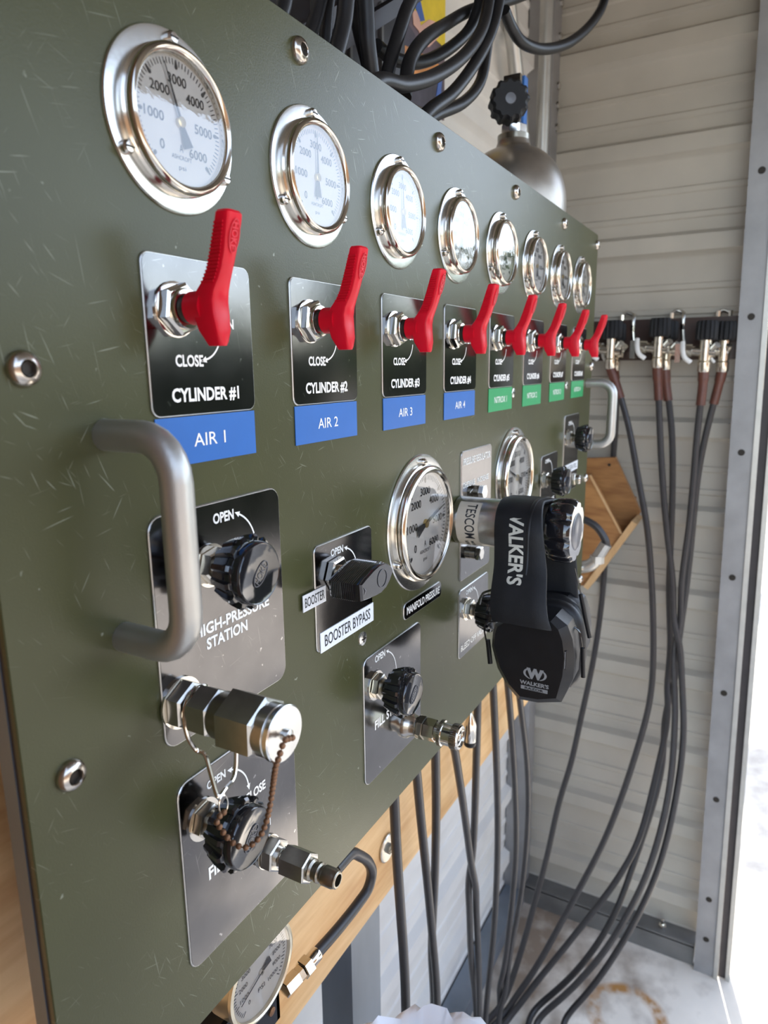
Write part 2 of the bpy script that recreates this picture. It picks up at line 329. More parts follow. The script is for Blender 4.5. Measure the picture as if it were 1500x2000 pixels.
def separate(paths, radii, zmin, fixed=0.12, iters=90):
    """lay hoses side by side: push centre lines apart where two would share space, keep them on the floor"""
    P = []; keep = []
    for p in paths:
        p = np.array(p); L = np.r_[0, np.cumsum(np.linalg.norm(np.diff(p, axis=0), axis=1))]; t = np.linspace(0, L[-1], max(8, int(L[-1]/.016)))
        P.append(np.stack([np.interp(t, L, p[:, k]) for k in range(3)], 1)); keep.append(t > fixed)
    for it in range(iters):
        for i in range(len(P)):
            for j in range(i+1, len(P)):
                if (P[i].min(0)-.03 > P[j].max(0)).any() or (P[j].min(0)-.03 > P[i].max(0)).any(): continue
                d = P[i][:, None]-P[j][None]; D = np.linalg.norm(d, axis=2); need = (radii[i]+radii[j])*1.16
                I, J = np.nonzero(D < need)
                if len(I) == 0: continue
                dd = d[I, J]; n = np.linalg.norm(dd, axis=1)[:, None]; u = np.where(n > 1e-5, dd/np.maximum(n, 1e-5), np.array((0, .3, .95))); s = (need-n)*.28*u
                np.add.at(P[i], I, s*keep[i][I][:, None]*.5); np.add.at(P[j], J, -s*keep[j][J][:, None]*.5)
        for i in range(len(P)):
            if it < iters-8: q = P[i].copy(); q[1:-1] = .5*P[i][1:-1]+.25*(P[i][:-2]+P[i][2:]); P[i] = np.where(keep[i][:, None], .7*P[i]+.3*q, P[i])
            P[i][:, 2] = np.where(keep[i], np.maximum(P[i][:, 2], zmin+radii[i]), P[i][:, 2])
    return P

LOC = {}
def obj(name, mb, m, parent=None, smooth_angle=35, label=None, kind=None):
    base = LOC[parent.name] if parent is not None else np.zeros(3)
    me = bpy.data.meshes.new(name); me.from_pydata([tuple(((v-base)*S).tolist()) for v in mb.V], [], mb.F)
    me.materials.append(M[m] if isinstance(m, str) else m)
    me.polygons.foreach_set('use_smooth', [True]*len(me.polygons)); me.set_sharp_from_angle(angle=math.radians(smooth_angle)); me.update()
    o = bpy.data.objects.new(name, me); col.objects.link(o); LOC[o.name] = base
    if parent is not None: o.parent = parent
    if label: o['label'] = label
    if kind: o['kind'] = kind
    return o
def thing(name, label, cat, loc=(0, 0, 0), group=None):
    o = bpy.data.objects.new(name, None); col.objects.link(o); o.empty_display_size = 0.02
    LOC[o.name] = np.array(loc, float); o.location = tuple((LOC[o.name]*S).tolist())
    o['label'] = label; o['category'] = cat
    if group: o['group'] = group
    return o
def tag(o, label, cat, group=None):
    # a thing that is a single mesh: move its origin to its base
    me = o.data; co = np.array([v.co[:] for v in me.vertices]); b = np.array([co[:, 0].mean(), co[:, 1].mean(), co[:, 2].min()])
    me.transform(Matrix.Translation(tuple((-b).tolist()))); o.location = tuple(b.tolist()); LOC[o.name] = b/S
    o['label'] = label; o['category'] = cat
    if group: o['group'] = group
    return o
def struct(name, mb, m, parent=None, ang=35):
    o = obj(name, mb, m, parent, ang); o['kind'] = 'structure'; return o
def dup(root, loc, label, group=None):
    r = root.copy(); col.objects.link(r); LOC[r.name] = np.array(loc, float); r.location = tuple((LOC[r.name]*S).tolist())
    r['label'] = label
    if group: r['group'] = group
    for ch in list(root.children):
        c = ch.copy(); col.objects.link(c); c.parent = r; LOC[c.name] = LOC[r.name]
        for g in list(ch.children):
            d = g.copy(); col.objects.link(d); d.parent = c; LOC[d.name] = LOC[r.name]
    return r
# ------------------------------------------------------------------ the setting
FLOOR = -2.41; XW = 2.20; YW = 0.39
RIBS = [1.469-0.3058*k for k in range(14)]
def siding_profile(zlo, zhi):
    P = [(zhi, 0.0)]
    for z in RIBS:
        for dz, d in ((.043, 0), (.028, .026), (-.022, .026), (-.034, .005), (-.043, 0), (-.121, 0), (-.126, .005), (-.141, .005), (-.146, 0), (-.201, 0), (-.206, .005), (-.221, .005), (-.226, 0)):
            if zlo < z+dz < zhi: P.append((z+dz, d))
    P.append((zlo, 0.0)); return P
def wall_sheet(prof, p0, p1, out, th=0.012):
    """sheet run along p0-p1 (horizontal), profile heights pushed along out"""
    m = MB(); p0, p1, out = (np.array(v, float) for v in (p0, p1, out)); V = []; n = len(prof)
    for p in (p0, p1):
        for z, d in prof: V.append(p+out*d+np.array((0, 0, z)))
    F = [(i, i+1, n+i+1, n+i) for i in range(n-1)]
    m.V = V; m.F = F; return m
prof = siding_profile(FLOOR, 1.62)
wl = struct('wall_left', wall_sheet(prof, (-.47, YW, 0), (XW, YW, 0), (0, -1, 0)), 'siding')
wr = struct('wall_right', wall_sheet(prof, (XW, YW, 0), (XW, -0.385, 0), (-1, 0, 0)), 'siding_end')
# outer skins so the shed is closed seen from outside
struct('trim_1', MB().wbox((XW+.022, -.385, FLOOR), (XW+.035, YW+.04, 1.62)), 'galvanised')
struct('trim_2', MB().wbox((-.49, YW+.022, FLOOR), (XW+.035, YW+.04, 1.62)), 'galvanised')
m = MB(); m.V = [np.array(v) for v in ((-.6, YW+.04, 1.62), (2.32, YW+.04, 1.62), (2.32, -2.0, 1.00), (-.6, -2.0, 1.00), (-.6, YW+.04, 1.66), (2.32, YW+.04, 1.66), (2.32, -2.0, 1.04), (-.6, -2.0, 1.04))]
m.F = [(0, 1, 2, 3), (7, 6, 5, 4), (0, 4, 5, 1), (1, 5, 6, 2), (2, 6, 7, 3), (3, 7, 4, 0)]
struct('ceiling', m, 'roof_metal')
struct('wall_added', MB().wbox((-.49, -.42, FLOOR), (-.455, YW+.04, 1.6)), 'ply_dark')  # unseen end wall, added to darken the panel's left side
struct('floor', MB().wbox((-1.8, -1.5, FLOOR-.14), (2.225, YW+.03, FLOOR)), 'slab')
g = struct('ground', MB().wbox((-40, -60, FLOOR-.3), (70, 40, FLOOR-.055)), 'asphalt')
# corner post, sills
m = MB(); m.wbox((2.093, .300, FLOOR), (2.175, .385, 1.55)); struct('trim_3', m, 'galvanised')
struct('trim_4', MB().wbox((2.112, -.371, FLOOR), (2.197, .30, -2.327)).wbox((2.112, -.371, -2.332), (2.127, .30, -2.320)), 'dark_galv')
struct('trim_5', MB().wbox((-.45, .300, FLOOR), (2.093, .378, -2.337)), 'leg_steel')
# sill nut
t = bpy.data.objects['trim_4']
nb = MB((2.155, -.249, -2.328), (1, 0, 0), (0, 1, 0)); nb.hexa(.015, 0, .015).lathe([(.0065, .014), (.0065, .035), (0.004, .037)], 10)
LOC[t.name] = np.zeros(3); obj('anchor_bolt', nb, 'chrome', t)
# door post at the opening: steel angle with punched holes, rubber seal and track
post_top = np.array((2.093, -.295, 1.43)); post_bot = np.array((2.093, -.380, FLOOR))
def pst(z, dy=0, dx=0): f = (z-FLOOR)/(1.43-FLOOR); p = post_bot*(1-f)+post_top*f; return p+np.array((dx, dy, 0))
def pstrip(y0, y1, x0, x1):
    m = MB(); V = []
    for z in (FLOOR, 1.43):
        for dx, dy in ((x0, y0), (x1, y0), (x1, y1), (x0, y1)): V.append(pst(z, dy, dx))
    m.V = V; m.F = [(0, 1, 2, 3), (7, 6, 5, 4), (0, 4, 5, 1), (1, 5, 6, 2), (2, 6, 7, 3), (3, 7, 4, 0)]; return m
dp = thing('door_post', 'grey steel door post with punched holes beside the opening', 'post', (2.093, -.38, FLOOR))
obj('angle_face', pstrip(-.063, 0, 0, .006), 'galvanised', dp)
obj('angle_return', pstrip(0, .0050, 0, .040), 'galvanised', dp)
obj('bead', pstrip(-.078, -.063, -.0075, .005), 'aluminium', dp)
obj('seal', pstrip(-.103, -.078, .015, .038), 'rubber_seal', dp)
obj('track', pstrip(-.118, -.103, .005, .044), 'aluminium', dp)
for py in (340, 620, 883, 1128, 1357, 1570, 1772, 1853):
    z = atx(1430, py, 2.093)[2]
    m = MB(pst(z, -.030, -.0006), (0, -1, 0), (0, 0, 1)); m.lathe([(.0107, -.002), (.0107, .0002), (0.0001, .0002)], 16); obj('bolt_hole', m, 'socket_dark', dp)
# bracket at the top of the post
obj('bracket', MB().wbox((1.985, -.334, .965), (2.093, -.277, 1.115)), 'galvanised', dp)

# plywood backing board and its legs
bb = thing('backing_board', 'long plywood board behind and below the green panel', 'board', (.6, .17, -1.16))
m = MB(); m.wbox((-.452, .140, -1.165), (1.565, .172, -.215)); board = obj('board', m, 'ply', bb)
bs = aty(755, 1655, .139)
m = MB(bs, (1, 0, 0), (0, 0, 1)); m.lathe([(.028, 0), (.028, .003), (.026, .0045), (.0, .005)], 24); obj('washer', m, 'steel', bb)
m = MB(bs+np.array((0, -.005, 0)), (1, 0, 0), (0, 0, 1)); m.hexa(.010, -.004, .006).box(-.007, .007, -.0012, .0012, .005, .0075); obj('screw', m, 'dark_steel', bb)
for k, x in enumerate((.50, -.44)):
    lg = tag(obj('steel_leg', MB().wbox((x, .145, FLOOR), (x+.105, .215, -1.165)), 'leg_steel'), ('blue-grey square steel leg under the plywood board, beside the hanging hoses' if k == 0 else 'blue-grey square steel leg under the far left end of the plywood board'), 'leg')

# ------------------------------------------------------------------ the green panel
PX0, PX1, PZ0, PZ1 = -.1425, 1.548, -.777, .192
pn = thing('fill_station_console', 'large olive green painted metal control panel with many gauges and valves', 'control panel', (.7, 0, PZ0))
def pcorner():
    P = rrect(PX0, PX1, PZ0, PZ1, .012, 4); return P
def inset(P, d):
    cx, cz = (PX0+PX1)/2, (PZ0+PZ1)/2
    return [(x-d*(1 if x > cx else -1), z-d*(1 if z > cz else -1)) for x, z in P]
m = MB(); m.prism(pcorner(), -.005, 0, (inset(pcorner(), .0008), .0008)); sheet = obj('sheet', m, 'green_paint', pn, 20)
m = MB(); m.wbox((PX0+.002, .005, PZ0+.02), (PX0+.012, .012, PZ1-.02)); obj('gap_strip', m, 'rubber_seal', pn)  # black strip stands in for the dark gap behind the sheet edge
m = MB(); m.wbox((PX0+.001, .012, PZ0+.03), (PX0+.05, .028, PZ1-.03)).wbox((PX0+.05, .012, PZ0+.05), (PX1-.02, .028, PZ0+.09)).wbox((PX1-.06, .012, PZ0+.03), (PX1-.01, .14, PZ1-.03)); obj('frame', m, 'leg_steel', pn)
def button_bolt(x, z, R=.0125):
    m = MB((x, 0, z)); m.lathe([(R, 0), (R, .002), (R*.93, .0045), (R*.75, .0068), (R*.5, .0078)], 28, cap=False)
    m.lathe([(R*.5, .0078), (R*.46, .0072)], 28, cap=False); m.lathe([(R*.47, .0076), (R*.47, .0035), (0.0001, .0035)], 6, cap=False, rot=.5)
    b = obj('bolt', m, 'bolt_steel', pn, 40)
    m = MB((x, 0, z)); m.lathe([(R*.46, .0038), (0.0001, .0038)], 6, cap=False, rot=.5); LOC[b.name] = LOC[pn.name]; obj('socket', m, 'socket_dark', b)
for x in (.221, .549, .878, 1.207, 1.531): button_bolt(x, .1645)
for z in (-.139, -.440): button_bolt(-.107, z)
for z in (-.145, -.45, -.745): button_bolt(1.531, z)
def phillips(x, z, R=.0095):
    m = MB((x, 0, z)); m.lathe([(R, 0), (R*.95, .0012), (R*.5, .0022), (0.0001, .0024)], 20, cap=False); b = obj('screw', m, 'flange_steel', pn)
    m = MB((x, 0, z)); m.box(-R*.5, R*.5, -R*.1, R*.1, .0015, .0027).box(-R*.1, R*.1, -R*.5, R*.5, .0015, .0027); obj('cross_slot', m, 'socket_dark', b)
for x, z in ((.322, -.487), (.8970, -.192), (1.292, -.189), (1.27, -.50)): phillips(x, z)

# ------------------------------------------------------------------ gauges
def build_gauge(name, label, x, z, R, ks, group, dialtext, needle, maxv=6000):
    g = thing(name, label, 'gauge', (x, 0, z), group); o = (x, 0, z)
    B = R*(.86 if R > .09 else .815); G = R*(.745 if R > .09 else .70)
    m = MB(o); m.lathe([(R, 0), (R*1.002, .0012*ks), (R*.99, .0026*ks), (R*.955, .0030*ks), (B*.9, .0032*ks)], 72, cap=True); obj('flange', m, 'flange_steel', g, 30)
    m = MB(o); m.lathe([(B, .003*ks), (B, .006*ks), (B*.965, .0075*ks), (B*.965, .0095*ks), (B*.99, .011*ks), (B*.985, .0135*ks), (B*.955, .0158*ks), (B*.92, .0166*ks), (G*1.03, .0155*ks), (G, .0135*ks), (G, .004*ks)], 72, cap=False); obj('bezel', m, 'bezel', g, 40)
    m = MB(o); m.lathe([(G, .0078*ks), (0.0001, .0078*ks)], 64, cap=False); dial = obj('dial', m, 'dial_white', g)
    LOC[dial.name] = LOC[g.name]
    c = .0082*ks
    m = MB(o)
    nt = 60
    for k in range(nt+1):
        a = math.radians(225-270*k/nt); big = k % 10 == 0; half = k % 5 == 0
        r0, r1 = G*(.80 if big else .84 if half else .855), G*.945; w = G*(.016 if not big else .022)
        d = np.array((math.cos(a), math.sin(a))); q = np.array((-d[1], d[0]))
        if big:   # arrow-like main marks
            P = [d*r0-q*w*.8, d*(r0+.03*G)+q*-w*1.6, d*r1-q*w*.6, d*r1+q*w*.6, d*(r0+.03*G)+q*w*1.6, d*r0+q*w*.8]
        else: P = [d*r0-q*w*.5, d*r1-q*w*.5, d*r1+q*w*.5, d*r0+q*w*.5]
        m.add([(p[0], p[1], c) for p in P], [tuple(range(len(P)))])
    obj('scale', m, 'print_black', dial)
    m = MB(o)
    for v in range(0, 7):
        a = math.radians(225-270*v/6); s = str(int(v*maxv/6)); h = G*.155; w = G*(.42 if len(s) == 4 else .10 if len(s) == 1 else .5)
        rr = G*(.60 if abs(math.cos(a)) > .5 else .64); cx, cy = rr*math.cos(a), rr*math.sin(a)
        if len(s) > 3: cx *= .93
        m.text(s, cx-w/2, cx+w/2, cy-h/2, cy+h/2, c, .012)
    for (s, cy, w, h) in dialtext: m.text(s, -w*G/2, w*G/2, (cy-h/2)*G, (cy+h/2)*G, c, .0)
    obj('numerals', m, 'print_black', dial)
    m = MB(o); a = math.radians(225-270*needle/maxv); d = np.array((math.cos(a), math.sin(a))); q = np.array((-d[1], d[0])); c1, c2 = .0100*ks, .0104*ks
    def nd(P): m.prism([tuple(p) for p in P], c1, c2)
    nd([-d*.02*G-q*.03*G, d*.88*G-q*.006*G, d*.88*G+q*.006*G, -d*.02*G+q*.03*G])
    nd([-d*.40*G-q*.11*G, d*.02*G-q*.02*G, d*.02*G+q*.02*G, -d*.40*G+q*.11*G][::1])
    obj('needle', m, 'print_black', g)
    m = MB(o); m.lathe([(G*.085, .0078*ks), (G*.085, .0112*ks), (G*.06, .0116*ks), (0.0001, .0116*ks)], 20); obj('hub', m, 'brass', g)
    m = MB(o); m.lathe([(G*1.01, .0132*ks), (0.0001, .0132*ks)], 48, cap=False); obj('glass', m, 'gauge_glass', g)
    for ang in (90, 210, 330):
        a = math.radians(ang); r = R*.895; m = MB((x+r*math.cos(a), 0, z+r*math.sin(a))); h = .0055*ks*1.1; q = .0052*ks
        m.lathe([(q, .003*ks), (q, .003*ks+h*.6), (q*.7, .003*ks+h*.95), (0.0001, .003*ks+h)], 16, cap=False); s = obj('screw', m, 'bolt_steel', g)
        m2 = MB((x+r*math.cos(a), 0, z+r*math.sin(a))); m2.box(-q*.75, q*.75, -q*.12, q*.12, .003*ks+h*.6, .003*ks+h*1.03); LOC[s.name] = LOC[g.name]; obj('slot', m2, 'socket_dark', s)
    return g
SP = .190
NUM = ['one', 'two', 'three', 'four', 'five', 'six', 'seven', 'eight']
needles = [2560, 3000, 2900, 3100, 2500, 2950, 2800, 3050]
txt = [('ASHCROFT', -.55, .46, .07), ('A', -.40, .08, .12), ('psi', -.72, .16, .09)]
for i in range(8):
    build_gauge('pressure_gauge', 'round steel-rimmed pressure gauge mounted above the valve plate for cylinder '+NUM[i], .0450+SP*i, .0508, .0675, 1.0, 'cylinder pressure gauges in the upper row', txt, needles[i])
build_gauge('manifold_gauge', 'large white-faced pressure gauge just above the MANIFOLD PRESSURE label', .490, -.366,   .101, 1.15, None, txt, 4640)
build_gauge('regulator_gauge', 'large pressure gauge right of the pressure regulator plate, partly behind the earmuffs', .906, -.358, .099, 1.15, None, txt, 1500)

# ------------------------------------------------------------------ name plates and stickers
def nameplate(name, label, x0, x1, z0, z1, r=.010, texts=(), arcs=(), cat='plate', group=None, tilt=0):
    p = thing(name, label, cat, ((x0+x1)/2, 0, z0), group)
    obj('backing', MB((0, 0, 0)).plate(x0, x1, z0, z1, r, 0, .0022, .0007), 'plate_edge', p)
    d = .0011
    obj('face', MB((0, 0, 0)).plate(x0+d, x1-d, z0+d, z1-d, r-d, .002, .0026, .0002), 'black_plate', p)
    m = MB()
    for t in texts: m.text(t[0], t[1], t[2], t[3], t[4], .0029, t[5] if len(t) > 5 else .032)
    if texts: obj('lettering', m, 'print_white', p)
    for a in arcs: obj('arrow', MB().arc3(a[0], a[1], a[2], .0017, .0029, .0046, len(a) > 3), 'print_white', p)
    return p
def sticker(name, label, x0, x1, z0, z1, m_, tx, tm, c0=.0004, c1=.0012, box=None, bold=.0, cat='label', group=None, skew=0.0):
    p = thing(name, label, cat, ((x0+x1)/2, 0, z0), group)
    mb = MB(); mb.prism([(x0, z0), (x1, z0+skew), (x1, z1+skew), (x0, z1)], c0, c1); obj('sheet', mb, m_, p)
    if tx:
        bx = box or (x0+(x1-x0)*.07, x1-(x1-x0)*.07, z0+(z1-z0)*.22, z1-(z1-z0)*.2)
        mt = MB(); mt.text(tx, *bx, c1+.0003, bold); 
        if skew: mt.V = [v+np.array((0, 0, skew*(v[0]-x0)/(x1-x0))) for v in mt.V]
        obj('lettering', mt, tm, p)
    return p
for i in range(8):
    x = SP*i
    nameplate('cylinder_plate', 'black valve plate lettered for cylinder number '+NUM[i]+' behind a red lever', x-.001, x+.1275, -.1795, -.0495, .009,
              [('CYLINDER #%d' % (i+1), x+.021, x+.104, -.169, -.156), ('CLOSE', x+.0275, x+.060, -.1385, -.1285), ('OPEN', x+.072, x+.1015, -.1055, -.0965)],
              [((x+.0575, -.1330), (x+.0720, -.1288), (x+.0830, -.1110))], group='cylinder valve plates')
    air = i < 4; s = ('AIR %d' if air else 'NITROX %d') % (i % 4+1)
    w = .040 if air else .066
    sticker('cylinder_label', ('blue' if air else 'green')+' label for '+('air ' if air else 'nitrox ')+NUM[i % 4]+' under the plate for cylinder '+NUM[i], x+.002, x+.1265, -.2214, -.1803, 'label_blue' if air else 'label_green', s, 'print_white',
            box=(x+.064-w/2, x+.064+w/2, -.2068, -.1955), bold=.004, group='cylinder labels')
nameplate('station_plate', 'tall black plate lettered HIGH-PRESSURE STATION behind a black knob', -.0155, .1575, -.470, -.2595, .014,
          [('OPEN', .0595, .0873, -.2800, -.2700), ('HIGH-PRESSURE', .0270, .133, -.3805, -.369), ('STATION', .041, .098, -.3955, -.384)], [((.0890, -.2745), (.1042, -.2831), (.1150, -.3000))])
nameplate('station_plate', 'black FILL STATION plate at the lower left of the green panel, below the chained coupling', -.0075, .166, -.7095, -.510, .014,
          [('OPEN', .0284, .0543, -.5335, -.5245), ('CLOSE', .0800, .1127, -.5800, -.5693), ('FILL STATION', .0230, .118, -.6280, -.6140)], [((.0571, -.5288), (.0774, -.5408), (.0865, -.5666), True)])
nameplate('bypass_plate', 'small black plate under the pointed booster bypass handle', .2165, .3455, -.468, -.339, .008,
          [('OPEN', .2495, .2764, -.3582, -.3492), ('E', .3330, .3370, -.4000, -.3910)], [((.2786, -.3540), (.2982, -.3645), (.3070, -.3885), True)])
sticker('booster_label', 'narrow white sticker reading BOOSTER at the left of the bypass plate', .191, .2360, -.408, -.3885, 'label_white', 'BOOSTER', 'print_black', .0026, .0036, bold=.006)
sticker('booster_label', 'long white sticker reading BOOSTER BYPASS across the bottom of the bypass plate', .2225, .3455, -.469, -.444, 'label_white', 'BOOSTER BYPASS', 'print_black', .0024, .0034, bold=.006)
sticker('booster_label', 'small white sticker reading EC beside the bypass arrow tip', .3065, .3310, -.4080, -.3885, 'label_white', 'EC', 'print_black', .0024, .0034, bold=.006)
mp = nameplate('manifold_label', 'narrow black label reading MANIFOLD PRESSURE under the large gauge', .434, .564, -.5015, -.4755, .009, [('MANIFOLD PRESSURE', .443, .556, -.4945, -.4825, .018)], cat='label')
nameplate('station_plate', 'black FILL STATION plate with the chrome quick coupler', .3195, .489, -.7035, -.5175, .012,
          [('OPEN', .3485, .3767, -.5320, -.5218), ('FILL STATION', .3460, .448, -.6300, -.6160)], [((.3796, -.5262), (.3987, -.5390), (.4085, -.5650))])
nameplate('regulator_plate', 'shiny plate lettered PRESSURE REGULATOR behind the steel regulator', .640, .780, -.501, -.278, .008,
          [('PRESSURE REGULATOR', .6480, .772, -.3020, -.2900, .015), ('DECREASE', .6480, .7000, -.3400, -.3305, .015), ('INCREASE', .7110, .765, -.3400, -.3305, .015)], [((.7304, -.3519), (.7059, -.3462), (.6780, -.3520))])
nameplate('bleed_plate', 'black plate lettered BLEED OFF VALVE beside the earmuffs', .639, .776, -.643, -.517, .008,
          [('OPEN', .6660, .6970, -.5320, -.5237, .03), ('BLEED OFF VALVE', .6470, .764, -.6310, -.6195, .02)], [((.7000, -.5280), (.7180, -.5400), (.7260, -.5600))])
nameplate('storage_plate', 'black knob plate between the large gauge and the right edge of the panel', 1.098, 1.229, -.464, -.340, .008,
          [('OPEN', 1.1250, 1.1580, -.3590, -.3500, .02), ('FILL VALVE', 1.12, 1.21, -.456, -.446, .02)], [((1.1610, -.3560), (1.1790, -.3680), (1.1860, -.3880))])
nameplate('corner_plate', 'tall black plate with a knob under the NITROX 4 label', 1.284, 1.424, -.457, -.262, .008,
          [('OPEN', 1.315, 1.350, -.288, -.278, .02)], [((1.3530, -.2840), (1.3720, -.2960), (1.3790, -.3160))])
sticker('fill_label', 'small white sticker across the tall plate under the NITROX 4 label', 1.284, 1.425, -.4085, -.386, 'label_white', 'OXYGEN FILL', 'print_black', .0027, .0036, bold=.0)
tag(obj('blank_label', MB().plate(1.365, 1.46, -.62, -.535, .003, 0, .0016, .0004), 'label_white'), 'plain pale plate low on the panel behind the regulator knob', 'label')
# ------------------------------------------------------------------ red lever valves
def build_lever(x, z, label):
    v = thing('lever_valve', label, 'valve', (x, 0, z), 'red cylinder lever valves'); o = (x, 0, z)
    obj('washer', MB(o).lathe([(.0225, .0026), (.0225, .0042), (.020, .005)], 32), 'chrome', v)
    obj('nut', MB(o).hexa(.0215, .005, .0145, rot=.35), 'chrome', v, 25)
    obj('ring', MB(o).lathe([(.0165, .0145), (.0165, .017), (.0155, .0185), (.0125, .019)], 32), 'bezel', v)
    obj('stem', MB(o).lathe([(.0118, .017), (.0118, .026)], 24), 'socket_dark', v)
    obj('collar', MB(o).lathe([(.0132, .0235), (.0132, .040)], 28), 'red_plastic', v)
    st = [(-.0300, .0045, .0410, .0548), (-.0270, .0060, .0400, .0555), (-.0180, .0092, .0355, .0555), (-.006, .0106, .0325, .0540), (.004, .0106, .0320, .0535), (.012, .0098, .0360, .0552),
          (.020, .0083, .0420, .0590), (.028, .0078, .0462, .0625), (.040, .0081, .0508, .0665), (.052, .0088, .0552, .0695), (.062, .0094, .0586, .0720), (.0672, .0094, .0600, .0728), (.0690, .0082, .0612, .0718)]
    R = []
    for b, w, c0, c1 in st:
        ch = .0022; ch2 = .0034
        P = [(-w, c0+ch*.5), (-w+ch*.5, c0), (w-ch*.5, c0), (w, c0+ch*.5), (w, c1-ch2), (w-ch2*.35, c1-ch2*.35), (w-ch2, c1), (-w+ch2, c1), (-w+ch2*.35, c1-ch2*.35), (-w, c1-ch2)]
        R.append([(a, b, c) for a, c in P])
    m = MB(o); m.rings(R); lev = obj('lever', m, 'red_plastic', v, 32)
    m = MB(o)
    for k in range(17):
        b = .0185+k*.0026; f = [q for q in st]
        w = np.interp(b, [q[0] for q in st], [q[1] for q in st]); c0 = np.interp(b, [q[0] for q in st], [q[2] for q in st]); c1 = np.interp(b, [q[0] for q in st], [q[3] for q in st])
        for sg in (-1, 1):
            a0, a1 = sorted((sg*(w-.001), sg*(w+.0008))); m.box(a0, a1, b-.0007, b+.0007, c0+.001, c1-.0036)
    obj('grip_ribs', m, 'red_plastic', lev)
    # raised oval with the maker's letters, reading down the grip
    sl = math.atan2(.0728-.0625, .0672-.028); m = MB((x, -.0692, z+.051), (1, 0, 0), (0, -math.sin(sl), math.cos(sl)))
    m.rings([[((.0052+dr)*math.cos(t), (.0122+dr)*math.sin(t), .0008+dc) for t in np.linspace(0, 2*PI, 28, endpoint=False)] for dr, dc in ((.0004, 0), (.0004, .0006), (-.0004, .0006), (-.0004, 0))], False, False, closed=True)
    m.text('HOKE', -.0034, .0034, -.0098, .0098, .0012, .03, rot=-90); obj('emblem', m, 'red_emboss', lev)
    return v
lv0 = None
for i in range(8):
    lab = 'red plastic lever valve on the plate for cylinder '+NUM[i]
    if lv0 is None: lv0 = build_lever(.031, -.0925, lab)
    else: dup(lv0, (.031+SP*i, 0, -.0925), lab)

# ------------------------------------------------------------------ black fluted knobs
def build_knob(x, z, label, rot=0.0):
    v = thing('valve_knob', label, 'valve', (x, 0, z), 'black fluted valve knobs'); o = (x, 0, z)
    obj('washer', MB(o).lathe([(.0205, .0026), (.0205, .0042)], 28), 'chrome', v)
    obj('nut', MB(o).hexa(.0175, .0042, .0145, rot=.2), 'tarnished', v, 25)
    obj('stem', MB(o).lathe([(.0110, .0145), (.0110, .0185), (.0080, .019), (.0080, .034)], 24), 'dark_steel', v)
    m = MB(o); n = 13
    def ring(r, d, c):
        P = []
        for k in range(n):
            for f, hi in ((.0, 1), (.30, 1), (.42, .55), (.5, 0), (.92, 0), (.97, .55)):
                a = 2*PI*(k+f)/n+rot; rr = r+(d if hi == 1 else d*hi); P.append((rr*math.cos(a), rr*math.sin(a), c))
        return P
    m.rings([ring(.0215, .001, .0260), ring(.0245, .0025, .0275), ring(.0280, .0040, .0400), ring(.0300, .0042, .0500), ring(.0292, .0030, .0525), ring(.0270, .0005, .0532)]); kb = obj('knob', m, 'black_bakelite', v, 40)
    m = MB(o); m.lathe([(.0285, .0500), (.0288, .0575), (.0280, .0600), (.0270, .0610), (.0262, .0604), (.0001, .0618)], 56, cap=False); obj('cap', m, 'black_bakelite', v, 40)
    t = rot+.55; rt = np.array((math.cos(t), 0, math.sin(t))); upv = np.array((-math.sin(t), 0, math.cos(t)))
    m = MB((x, -.0612, z), rt, upv)
    m.rings([[((.0125+dr)*math.cos(q), (.0065+dr)*math.sin(q), dc) for q in np.linspace(0, 2*PI, 28, endpoint=False)] for dr, dc in ((.0003, 0), (.0003, .0008), (-.0003, .0008), (-.0003, 0))], False, False, closed=True)
    m.text('HOKE', -.0098, .0098, -.0036, .0036, .0008, .0); obj('emblem', m, 'emblem_grey', v)
    return v
kn0 = build_knob(.0525, -.3165, 'black fluted knob on the HIGH-PRESSURE STATION plate', .3)
dup(kn0, (.0215, 0, -.5590), 'black fluted knob behind the hanging bead chain')
dup(kn0, (.3500, 0, -.5640), 'black fluted knob above the chrome quick coupler')
dup(kn0, (.6720, 0, -.5580), 'black fluted knob on the BLEED OFF VALVE plate behind the earmuffs')
dup(kn0, (1.1110, 0, -.3935), 'black fluted knob on the plate above the regulator knob')
dup(kn0, (1.3080, 0, -.3165), 'black fluted knob beside the right-hand pull handle')
# cap nut on the tall corner plate
t = thing('cap_nut', 'small steel capped fitting low on the tall corner plate', 'fitting', (1.355, 0, -.4270))
obj('nut', MB((1.355, 0, -.4270)).hexa(.016, .0026, .018), 'tarnished', t, 25); obj('cap', MB((1.355, 0, -.4270)).lathe([(.0125, .018), (.0125, .028), (.010, .031), (.0001, .032)], 20), 'chrome', t)

# ------------------------------------------------------------------ booster bypass handle
bx, bz = .2560, -.3800
t = thing('bypass_valve', 'pointed black booster bypass handle with ribbed edges', 'valve', (bx, 0, bz)); o = (bx, 0, bz)
obj('nut', MB(o).hexa(.0215, .0026, .0125, rot=.1), 'tarnished', t, 25)
m = MB(o)
for k in range(5): m.lathe([(.0105, .0125+k*.003), (.0115, .014+k*.003), (.0105, .0155+k*.003)], 24)
obj('threaded_stem', m, 'chrome', t)
ang = math.radians(6); m = MB((bx, -.046, bz), (math.cos(ang), 0, math.sin(ang)), (-math.sin(ang), 0, math.cos(ang)))
ol = [(-.040, -.010), (-.030, -.0125), (-.010, -.0165), (.004, -.0180), (.018, -.0160), (.028, -.0105), (.035, -.004), (.0375, .0), (.035, .004), (.028, .0105), (.018, .0160), (.004, .0180), (-.010, .0165), (-.030, .0125), (-.040, .010)]
sc_ = lambda f, c: [(x*f, y*f, c) for x, y in ol]
